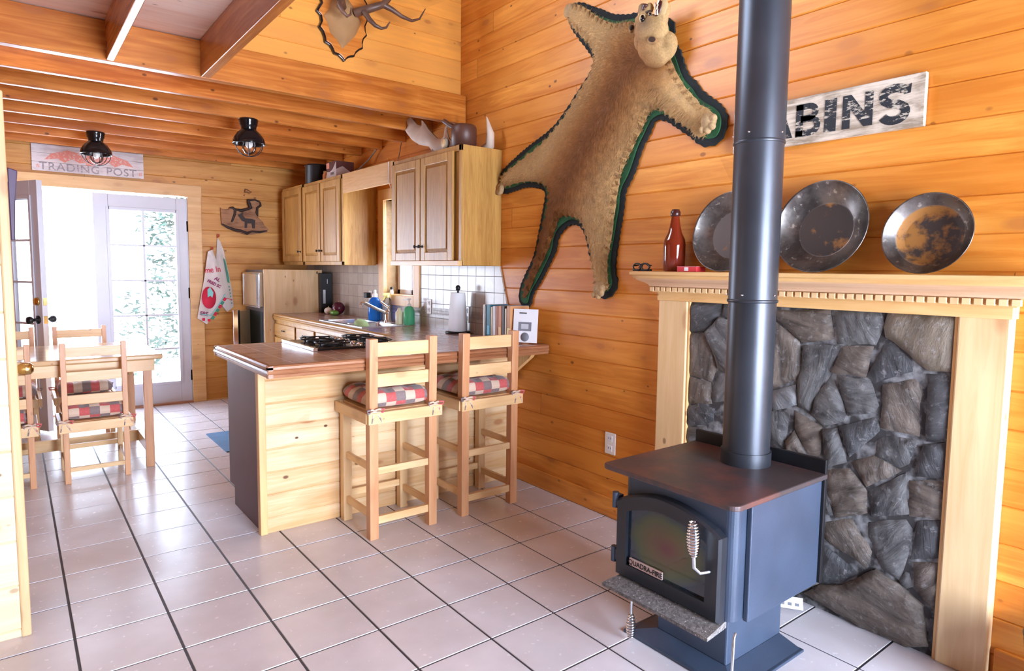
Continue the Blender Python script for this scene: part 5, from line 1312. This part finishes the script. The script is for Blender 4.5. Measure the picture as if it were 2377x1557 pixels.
def hide_color(p):
    ds = min(seg_d(p, COUGAR_SPINE[i], COUGAR_SPINE[i+1]) for i in range(len(COUGAR_SPINE)-1))
    n1 = noise.noise(Vector((p[0]*2.2, p[1]*2.2, 5)))*.5+.5; n2 = noise.noise(Vector((p[0]*9, p[1]*9, 4)))*.5+.5
    spine = Vector((.060, .015, .003)); mid = Vector((.44, .185, .046)); pale = Vector((.58, .35, .145)); grey = Vector((.34, .23, .14))
    w = .15+.12*n1
    c = mid.lerp(pale, min(1, max(0, (ds-.30)/.60)))
    c = c.lerp(spine, .97*math.exp(-(ds/w)**2))
    c = c.lerp(Vector((.21, .070, .015)), .80*math.exp(-(ds/.58)**2))
    return c.lerp(grey, max(0, n2-.55)*1.3*(1 if ds > .5 else .3))
def fur_mat():
    t = NT('tawny_fur'); a = t.new('ShaderNodeVertexColor'); a.layer_name = 'hide'
    n = t.noise(obj_coords(t, False), 130, 3)
    c = t.mix(t.ramp(n, [(.35, 0.0), (.7, .35)]), a.outputs[0], (.12, .055, .02))
    t.set(**{'Base Color': c, 'Roughness': .8, 'Specular IOR Level': .2}); t.bump(n, .4, .003); return t.m
M['fur'] = fur_mat()
def color_mesh(o, fn):
    me = o.data; at = me.color_attributes.new('hide', 'FLOAT_COLOR', 'POINT'); off = Vector(cg['_at'])
    for i, v in enumerate(me.vertices):
        w = v.co/T+off; c = fn(w); at.data[i].color = (c[0], c[1], c[2], 1)
fur = COUGAR_FUR if area(COUGAR_FUR) > 0 else COUGAR_FUR[::-1]
fur = smooth_poly(fur, 1)
rn = random.Random(5)
def fh(p, d): return .015+.13*(1-math.exp(-d/.16))+.018*noise.noise(Vector((p[0]*4, p[1]*4, 0)))*(min(1, d*8))
mb, vv, DD = sheet([(p[0]+rn.uniform(-.012, .012), p[1]+rn.uniform(-.012, .012)) for p in subdivide(fur, .06)], .075, fh, lambda u, v, h: (WX-.06-h, u, v), back=0, rnd=rn)
fpoly = fur
# short hairs lying along the flow of the coat
def flow(p):
    best = min(range(len(COUGAR_SPINE)-1), key=lambda i: seg_d(p, COUGAR_SPINE[i], COUGAR_SPINE[i+1]))
    a, b = COUGAR_SPINE[best], COUGAR_SPINE[best+1]; d = Vector((b[0]-a[0], b[1]-a[1])).normalized()
    o = Vector((p[0]-(a[0]+b[0])/2, p[1]-(a[1]+b[1])/2)); o = o.normalized() if o.length > .01 else Vector((0, 0))
    return (d*.8+o*.6).normalized()
ys = [p[0] for p in fpoly]; zs = [p[1] for p in fpoly]; cnt = 0
while cnt < 17000:
    p = (rn.uniform(min(ys), max(ys)), rn.uniform(min(zs), max(zs)))
    if not inside(p, fpoly): continue
    if rn.random() < .5:
        d = poly_d(p, fpoly)
        if d > .12: continue
    else: d = .2
    if cnt % 2 and d == .2: d = poly_d(p, fpoly)
    elif d == .2: d = poly_d(p, fpoly)
    cnt += 1
    f = flow(p)
    if d < .10:
        e = min(range(len(fpoly)), key=lambda i: (fpoly[i][0]-p[0])**2+(fpoly[i][1]-p[1])**2)
        o = Vector((fpoly[e][0]-p[0], fpoly[e][1]-p[1])); 
        if o.length > 1e-3: f = (f*.5+o.normalized()).normalized()
    L = rn.uniform(.05, .10); h = fh(p, d); x = WX-.06-h+.004; s_ = Vector((-f.y, f.x))*.006
    mb.add([(x, p[0]-s_.x, p[1]-s_.y), (x, p[0]+s_.x, p[1]+s_.y), (x-.022+(.02 if d < .05 else 0), p[0]+f.x*L, p[1]+f.y*L)], [(0, 1, 2)])
pelt = mb.build('pelt', 'fur', cg)
color_mesh(pelt, lambda w: hide_color((w.y, w.z))*rn.uniform(.82, 1.12))

def organic(name, blobs, mat, parent, voxel=.014, local=False):
    """ellipsoids fused into one skin: (centre, radii, rotation euler)"""
    m = MB()
    for c, r, *e in blobs:
        mt_ = Matrix.Translation(Vector(c)) @ (Matrix.Rotation(e[0][2], 4, 'Z') @ Matrix.Rotation(e[0][1], 4, 'Y') @ Matrix.Rotation(e[0][0], 4, 'X') if e else Matrix.Identity(4)) @ Matrix.Diagonal((*r, 1))
        pr = [(math.sin(PI*k/14), -math.cos(PI*k/14)) for k in range(15)]; pr[0] = (1e-6, -1); pr[-1] = (1e-6, 1)
        V = []; n = 18
        m.add([mt_ @ Vector((a*math.cos(2*PI*k/n), a*math.sin(2*PI*k/n), z)) for a, z in pr for k in range(n)], [(i*n+k, i*n+(k+1) % n, (i+1)*n+(k+1) % n, (i+1)*n+k) for i in range(14) for k in range(n)]+[tuple(range(n)), tuple(range(14*n, 15*n))], True)
    o = m.build(name, None, parent)
    md = o.modifiers.new('fuse', 'REMESH'); md.mode = 'VOXEL'; md.voxel_size = voxel*T; md.use_smooth_shade = True
    s2 = o.modifiers.new('soften', 'SMOOTH'); s2.factor = .6; s2.iterations = 6
    dg = bpy.context.evaluated_depsgraph_get(); me = bpy.data.meshes.new_from_object(o.evaluated_get(dg))
    o.modifiers.clear(); o.data = me; me.materials.clear(); me.materials.append(M[mat] if isinstance(mat, str) else mat)
    for p in me.polygons: p.use_smooth = True
    return o
# head: nose up, open jaw to the right, forehead towards the room
from mathutils.bvhtree import BVHTree
HB = [((8.64, -6.02, 8.27), (.20, .22, .22)), ((8.62, -5.94, 8.42), (.12, .13, .14)), ((8.60, -5.96, 8.55), (.10, .115, .11)), ((8.59, -5.93, 8.62), (.07, .075, .06)), ((8.60, -6.06, 8.57), (.07, .065, .085)),
      ((8.70, -6.16, 8.25), (.18, .15, .20)), ((8.69, -6.25, 8.38), (.10, .09, .13)), ((8.70, -6.33, 8.50), (.07, .045, .11)), ((8.72, -6.03, 8.03), (.20, .25, .25)), ((8.78, -6.08, 7.90), (.18, .25, .20)), ((8.82, -6.18, 8.0), (.14, .26, .24)),
      ((8.58, -5.84, 8.45), (.05, .05, .06)), ((8.58, -6.00, 8.47), (.06, .05, .10)), ((8.66, -5.78, 8.36), (.09, .07, .13)), ((8.76, -5.76, 8.20), (.11, .12, .18))]
hd = organic('head', HB, 'fur', cg)
def head_color(w):
    c = Vector((.52, .34, .15)); n1 = noise.noise(w*8)*.5+.5
    t_ = min(1, max(0, ((w.y+6.28)/.36))); c = c.lerp(Vector((.30, .14, .055)), t_*.85*min(1, max(0, (8.60-w.z)/.25)))
    if w.z < 8.08: c = c.lerp(Vector((.34, .16, .055)), .65*t_+.2)
    d = (w-Vector((8.44, -6.08, 8.30))).length; c = c.lerp(Vector((.17, .11, .07)), max(0, 1-d/.20)*.8)
    if w.z > 8.52 and w.y > -6.03: c = c.lerp(Vector((.22, .13, .08)), .65)
    return c*(.8+.4*n1)
color_mesh(hd, head_color)
_off = Vector(cg['_at']); bvh = BVHTree.FromPolygons([v.co/T+_off for v in hd.data.vertices], [tuple(p.vertices) for p in hd.data.polygons])
def on_head(y, z, lift=0.0):
    """point of the head's skin in front of (8.6, y, z), seen from the middle of the room"""
    d = Vector((.70, .63, .34)).normalized(); h = bvh.ray_cast(Vector((8.6, y, z))-d*3, d)
    return (h[0]-d*lift) if h[0] is not None else Vector((8.6, y, z))
dkm = plain('dark_eye', (.008, .006, .005), .06); ear = plain('dark_ear_fur', (.050, .022, .012), .9); lid = plain('pale_eyelid', (.58, .42, .24), .8)
for (y, z), r in (((-5.922, 8.454), .040), ((-6.075, 8.47), .026)):
    c = on_head(y, z); organic('eyelid', [(c, (r*1.2, r*1.25, r*1.8), (0, 0, 0))], lid, hd, .007)
    organic('eye', [(on_head(y, z, r*.75), (r*.9, r*.9, r*1.4))], dkm, hd, .005)
c = on_head(-5.96, 8.63); organic('nose', [(c, (.04, .055, .035)), (on_head(-5.93, 8.60), (.02, .03, .03))], plain('nose_leather', (.07, .028, .024), .4), hd, .007)
c = on_head(-6.04, 8.52); organic('lip', [(c, (.035, .06, .022))], plain('dark_lip', (.04, .018, .012), .5), hd, .006)
organic('jaw', [((8.66, -6.28, 8.50), (.06, .085, .155), (.25, 0, 0)), ((8.66, -6.25, 8.40), (.07, .07, .08))], plain('pale_jaw_fur', (.56, .38, .18), .85), hd, .010)
organic('mouth', [((8.615, -6.235, 8.515), (.045, .062, .125), (.25, 0, 0))], plain('mouth_lining', (.06, .010, .010), .35), hd, .008)
tth = plain('tooth', (.78, .66, .48), .3)
for y, z, dy, dz in ((-6.20, 8.60, -.01, -.10), (-6.26, 8.62, .0, -.08), (-6.21, 8.42, -.02, .09), (-6.25, 8.41, -.02, .08), (-6.23, 8.50, -.05, .05)):
    MB().tube([(8.575, y, z), (8.555, y+dy*.5, z+dz*.6), (8.56, y+dy, z+dz)], [.014, .010, .003], 8).build('tooth', tth, hd)
for (y, z), r in (((-6.136, 8.065), (.06, .10, .065)), ((-5.70, 8.36), (.05, .05, .07))):
    c = on_head(y, z, -.01); organic('ear', [(c, r, (.35, 0, 0))], plain('ear_back', (.34, .19, .08), .9), hd, .008)
    organic('ear_inner', [(c-Vector((.045, .03, .0)), (r[0]*.6, r[1]*.72, r[2]*.62), (.35, 0, 0))], ear, hd, .007)
# paws
for c in ((8.86, -7.05, 6.72), (8.90, -4.80, 4.17), (8.92, -3.82, 9.27), (8.92, -1.72, 6.20)):
    far_ = c[1] > -4; k = .55 if far_ else 1.0
    bl_ = [(c, (.09*k, .13, .13))]+[((c[0]-.04, c[1]+dy*k, c[2]+dz*k), (.055*k, .05, .06)) for dy, dz in ((-.12, .02), (-.10, -.09), (-.02, -.14), (.08, -.12))]
    if c[2] > 9: bl_ = [(c, (.05, .13, .13))]
    pw = organic('paw', bl_, 'fur', cg, .012); color_mesh(pw, lambda w: Vector((.46, .30, .15))*(.8+.4*(noise.noise(w*12)*.5+.5)))

# elk antlers on shield plaque ------------------------------------------------
el = thing('elk_antler_plaque', (6.15, 0.0, 8.68), 'elk antlers on a scalloped wooden shield high on the loft wall', 'antlers')
PLAQUE=[(5.581, 9.565), (5.66, 9.498), (5.682, 9.384), (5.628, 9.264), (5.702, 9.183), (5.741, 9.083), (5.751, 8.993), (5.85, 8.954), (5.902, 8.888), (5.942, 8.803), (6.037, 8.79), (6.108, 8.743), (6.161, 8.687), (6.217, 8.76), (6.29, 8.803), (6.376, 8.827), (6.414, 8.908), (6.489, 8.98), (6.57, 9.031), (6.565, 9.121), (6.591, 9.228), (6.667, 9.319), (6.636, 9.397), (6.631, 9.498), (6.682, 9.612), (6.64, 9.75), (6.68, 9.95), (6.58, 10.1), (6.40, 10.2), (6.17, 10.3), (5.95, 10.2), (5.77, 10.1), (5.63, 9.95), (5.69, 9.75)]
MB().prism(PLAQUE, -.055, .02, 'xz').build('shield_edge', 'black_gloss', el, bevel=.012)
pc = (6.16, 9.50); MB().prism([(pc[0]+(x-pc[0])*.93, pc[1]+(z-pc[1])*.95) for x, z in PLAQUE], -.072, -.05, 'xz').build('shield', 'beam_x', el, bevel=.01)
HIDE=[(5.845, 9.651), (5.717, 9.49), (5.795, 9.369), (5.851, 9.198), (6.002, 9.069), (6.107, 8.928), (6.228, 9.064), (6.387, 9.244), (6.5, 9.482), (6.513, 9.585), (6.40, 9.694), (6.344, 9.82), (6.225, 9.943), (5.976, 9.9), (5.87, 9.796)]
hp = HIDE if area(HIDE) > 0 else HIDE[::-1]
mb, _, _ = sheet(hp, .05, lambda p, d: .01+.26*(1-math.exp(-d/.12))*min(1, .4+max(0, (p[1]-8.95))*.9), lambda u, v, h: (u, -.07-h, v), back=0)
mb.build('skull_cap', plain('buckskin', (.33, .18, .07), .8, bump=.4, bscale=150), el)
am = plain('elk_antler', (.11, .055, .035), .45, var=.35, vscale=14, bump=.5, bscale=40)
A = MB()
def tine(pts, r0, r1): 
    n = len(pts); A.tube(pts, [r0+(r1-r0)*k/(n-1) for k in range(n)], 12)
tine([(6.30, -.30, 9.62), (6.45, -.50, 9.66), (6.60, -.60, 9.72), (6.76, -.62, 9.80), (6.90, -.60, 9.98), (7.0, -.55, 10.3), (7.0, -.5, 10.9), (6.9, -.5, 11.6)], .085, .05)
tine([(6.40, -.50, 9.60), (6.46, -.60, 9.44), (6.56, -.66, 9.33), (6.68, -.68, 9.295), (6.79, -.68, 9.34), (6.87, -.68, 9.47)], .062, .012)
tine([(6.74, -.62, 9.79), (6.93, -.66, 9.73), (7.14, -.68, 9.64), (7.36, -.70, 9.60), (7.54, -.70, 9.68), (7.68, -.70, 9.92)], .062, .010)
tine([(6.98, -.55, 10.5), (7.3, -.6, 10.55), (7.6, -.6, 10.9)], .05, .01)
MB().lathe([(.08, -.03), (.11, 0), (.08, .03)], n=16, mtx=Matrix.Translation((6.36, -.36, 9.62)) @ Matrix.Rotation(-.9, 4, 'Y'))
A.build('right_antler', am, el)
A = MB()
tine([(6.02, -.30, 9.66), (5.90, -.50, 9.72), (5.72, -.62, 9.80), (5.58, -.60, 9.98), (5.48, -.55, 10.4), (5.5, -.5, 11.0), (5.6, -.5, 11.6)], .085, .05)
tine([(5.92, -.50, 9.68), (5.82, -.62, 9.55), (5.87, -.68, 9.42), (5.95, -.70, 9.35), (6.02, -.70, 9.40), (6.03, -.70, 9.53)], .06, .012)
tine([(5.62, -.6, 9.92), (5.35, -.6, 10.05), (5.15, -.6, 10.3)], .05, .01)
A.build('left_antler', am, el)

# on top of the wall cabinets ------------------------------------------------
ma = thing('moose_antler', (8.3, 0.1, 7.05), 'pale moose antler palm lying on the right wall cabinet', 'antler')
MOOSE=[(-0.924, 7.177), (-0.695, 7.33), (-0.588, 7.488), (-0.545, 7.648), (-0.481, 7.614), (-0.471, 7.418), (-0.395, 7.374), (-0.176, 7.418), (0.027, 7.538), (0.257, 7.688), (0.42, 7.829), (0.635, 7.998), (0.587, 7.822), (0.83, 7.908), (0.978, 8.039), (1.205, 8.209), (1.256, 8.188), (1.411, 8.228), (1.36, 8.068), (1.283, 7.935), (1.491, 8.03), (1.531, 7.976), (1.31, 7.759), (1.005, 7.546), (0.636, 7.387), (0.164, 7.274), (-0.064, 7.1), (-0.287, 7.06), (-.6, 7.08)]
MOOSE = [(u, v if v < 7.8 else 7.8+(v-7.8)*.8) for u, v in MOOSE]
mp_ = MOOSE if area(MOOSE) > 0 else MOOSE[::-1]
def mh(p, d): return .012+.07*(1-math.exp(-d/.07))
mm = plain('bleached_antler', (.60, .48, .38), .55, var=.12, vscale=8, bump=.4, bscale=30)
m1, _, _ = sheet(mp_, .045, mh, lambda u, v, h: (8.28-h+.10*(v-7.3)**1 - .0*(u), u, v))
m3, _, _ = sheet(mp_, .045, mh, lambda u, v, h: (8.28+h+.10*(v-7.3), u, v))
m1.add(m3.v, m3.f, True); 
m1.tube([(8.28, -.05, 7.12), (8.4, -.4, 7.10), (8.5, -.9, 7.14)], [.10, .09, .07], 12)
m1.build('palm', mm, ma)
tk = thing('leather_tankard', (8.35, -1.15, 7.05), 'dark brown leather pitcher shape standing at the right end of the wall cabinet', 'pitcher')
tm = plain('dark_brown_leather', (.085, .03, .018), .45, var=.3)
MB().lathe([(0, 7.05), (.27, 7.05), (.27, 7.45), (.25, 7.50), (.22, 7.52), (0, 7.53)], (8.28, -1.28, 0), 24).build('body', tm, tk)
MB().tube([(8.20, -1.15, 7.45), (8.12, -.98, 7.55), (8.08, -.80, 7.66)], [.06, .055, .05], 10).build('spout', tm, tk)
sd = thing('log_slice', (8.07, -.80, 7.06), 'small round pale log slice on the cabinet edge beside the brown pitcher', 'log slice')
MB().lathe([(0, -.04), (.115, -.04), (.115, .04), (0, .04)], n=24, mtx=Matrix.Translation((8.08, -.86, 7.175)) @ Matrix.Rotation(-PI/2, 4, 'Y')).build('bark', plain('grey_bark', (.40, .34, .27), .9), sd)
MB().lathe([(0, .0), (.09, .0), (.09, .012), (0, .012)], n=24, mtx=Matrix.Translation((8.035, -.86, 7.175)) @ Matrix.Rotation(-PI/2, 4, 'Y')).build('cut_face', 'pale_y', sd)
an2 = thing('antler_spike', (8.6, -1.55, 7.05), 'single curved antler point rising behind the brown pitcher', 'antler')
MB().tube([(8.75, -1.30, 7.08), (8.75, -1.58, 7.12), (8.73, -1.62, 7.35), (8.70, -1.56, 7.62), (8.70, -1.52, 7.72)], [.07, .10, .085, .03, .008], 12).build('spike', mm, an2)
bp_ = thing('black_pot', (8.35, 7.6, 7.1), 'black lidded stock pot on the far end of the wall cabinets', 'pot')
MB().lathe([(0, 7.10), (.40, 7.10), (.42, 7.14), (.42, 7.66), (.44, 7.68), (.44, 7.70), (.36, 7.74), (0, 7.76)], (8.50, 7.55, 0), 28).build('body', 'black', bp_)
bx = thing('beer_carton', (8.4, 5.8, 7.09), 'brown and white bottle carton marked BEER on the wall cabinet', 'carton')
B(8.20, 8.75, 5.42, 6.12, 7.09, 7.60).build('carton', plain('white_carton', (.55, .45, .42), .6), bx, bevel=.006)
m = MB(); m.prism([(5.42, 7.60), (6.12, 7.60), (6.12, 7.34), (5.9, 7.32), (5.7, 7.37), (5.55, 7.48)], 8.19, 8.20, 'yz'); m.prism([(8.20, 7.60), (8.75, 7.60), (8.75, 7.25), (8.6, 7.34), (8.4, 7.46), (8.20, 7.36)], 5.408, 5.42, 'xz'); m.build('brown_field', plain('brown_print', (.10, .025, .02), .5), bx)
B(8.18, 8.19, 5.90, 6.11, 7.42, 7.58).build('orange_label', plain('orange_print', (.75, .30, .20), .5), bx)
text_mesh('BEER', .11, 'black', 'lettering', bx, face_mtx((8.185, 5.68, 7.25), (0, -1, 0), (0, 0, 1)), .001, .001)
jr = thing('spice_jar', (8.3, 6.35, 7.09), 'small jar with orange contents between the black pot and the beer carton', 'jar')
MB().lathe([(0, 7.09), (.10, 7.09), (.11, 7.12), (.11, 7.30), (.08, 7.34), (.08, 7.36)], (8.30, 6.42, 0), 18).build('body', plain('orange_jar', (.55, .20, .08), .2), jr)
MB().lathe([(.085, 7.35), (.085, 7.41), (0, 7.415)], (8.30, 6.42, 0), 18).build('lid', plain('gold_lid', (.75, .55, .25), .3, .8), jr)
bo = thing('small_bottle', (8.25, 6.2, 7.09), 'tiny pale bottle leaning beside the beer carton', 'bottle')
MB().lathe([(0, 7.09), (.035, 7.09), (.035, 7.24), (.015, 7.28), (.015, 7.34), (0, 7.345)], (8.25, 6.21, 0), 12).build('body', plain('pale_bottle', (.75, .65, .45), .2), bo)
def cord(pts, r, label, mat='black', name='hanging_cord'):
    o = MB().tube(pts, r, 6).build(name, mat); tag(o, label, 'cord'); return o
cm = plain('grey_cord', (.22, .17, .14), .6)
cord([(8.9, 4.2, 7.84), (8.85, 4.6, 7.6), (8.7, 4.95, 7.35), (8.5, 5.25, 7.12)], .022, 'thick grey cord sloping from the joists to the left wall cabinet', cm)
cord([(8.95, 2.8, 7.84), (8.93, 2.85, 7.6), (8.9, 2.95, 7.3), (8.85, 3.05, 7.12)], .012, 'thin brown wire hanging above the window valance', cm)
cord([(8.98, .72, 6.9), (8.9, .3, 7.3), (8.9, .12, 7.6), (8.95, -.02, 7.9)], .014, 'dark wire rising behind the moose antler', cm)
cord([(7.98, 1.62, 7.08), (7.98, 1.63, 6.6), (7.97, 1.5, 6.45), (8.1, 1.47, 6.25)], .011, 'thin white string hanging over the valance beside the right wall cabinet', 'white_plastic')
o = MB().tube([(8.93, .02, 7.84), (8.90, .02, 7.66)], .035, 10).build('beam_peg', 'beam_z'); tag(o, 'short wooden peg under the end of the loft beam', 'peg')

# last bits ------------------------------------------------------------------
lf_ = thing('paper_leaflet', (8.3, -8.9, 0), 'white printed leaflet on the floor behind the stove pedestal', 'leaflet')
fm2 = face_mtx((8.62, -8.86, .10), (.55, -.83, 0), (.5, .3, .55))
on_face(fm2, -.20, .12, -.09, .07, 0, .006).build('sheet', 'paper', lf_)
for k in range(3): on_face(fm2, -.16+k*.09, -.11+k*.09, -.05, -.01, .006, .008).build('print', gm, lf_)
bkt = thing('coal_bucket', (8.45, -11.72, 0), 'dark bucket at the right edge beside the mantelpiece', 'bucket')
MB().lathe([(0, 0), (.28, 0), (.36, .9), (.37, .92), (.35, .92), (.27, .03), (0, .03)], (8.52, -11.72, 0), 32).build('pail', 'black', bkt)
MB().tube([(8.52+.36*math.cos(PI*k/12), -11.72, .9+.2*math.sin(PI*k/12)) for k in range(13)], .012, 6).build('handle', 'steel', bkt)
sc_ = thing('dark_sliver', (.62, -3.15, 4.7), 'dark narrow strap hanging from the edge of the pine partition', 'strap')  # unidentified dark shape at the partition edge, built as a tapering piece
MB().add([(.605, -3.30, 5.60), (.70, -3.30, 5.57), (.665, -3.30, 5.2), (.645, -3.30, 4.75), (.605, -3.30, 4.75)]+[(.605, -3.22, 5.60), (.70, -3.22, 5.57), (.665, -3.22, 5.2), (.645, -3.22, 4.75), (.605, -3.22, 4.75)],
    [(0, 1, 2, 3, 4), (9, 8, 7, 6, 5)]+[(i, i+5, (i+1) % 5+5, (i+1) % 5) for i in range(5)]).build('strap', plain('plum_dark', (.05, .02, .06), .4), sc_, bevel=.01)

# drop helper data
for o in bpy.data.objects:
    if '_at' in o: del o['_at']
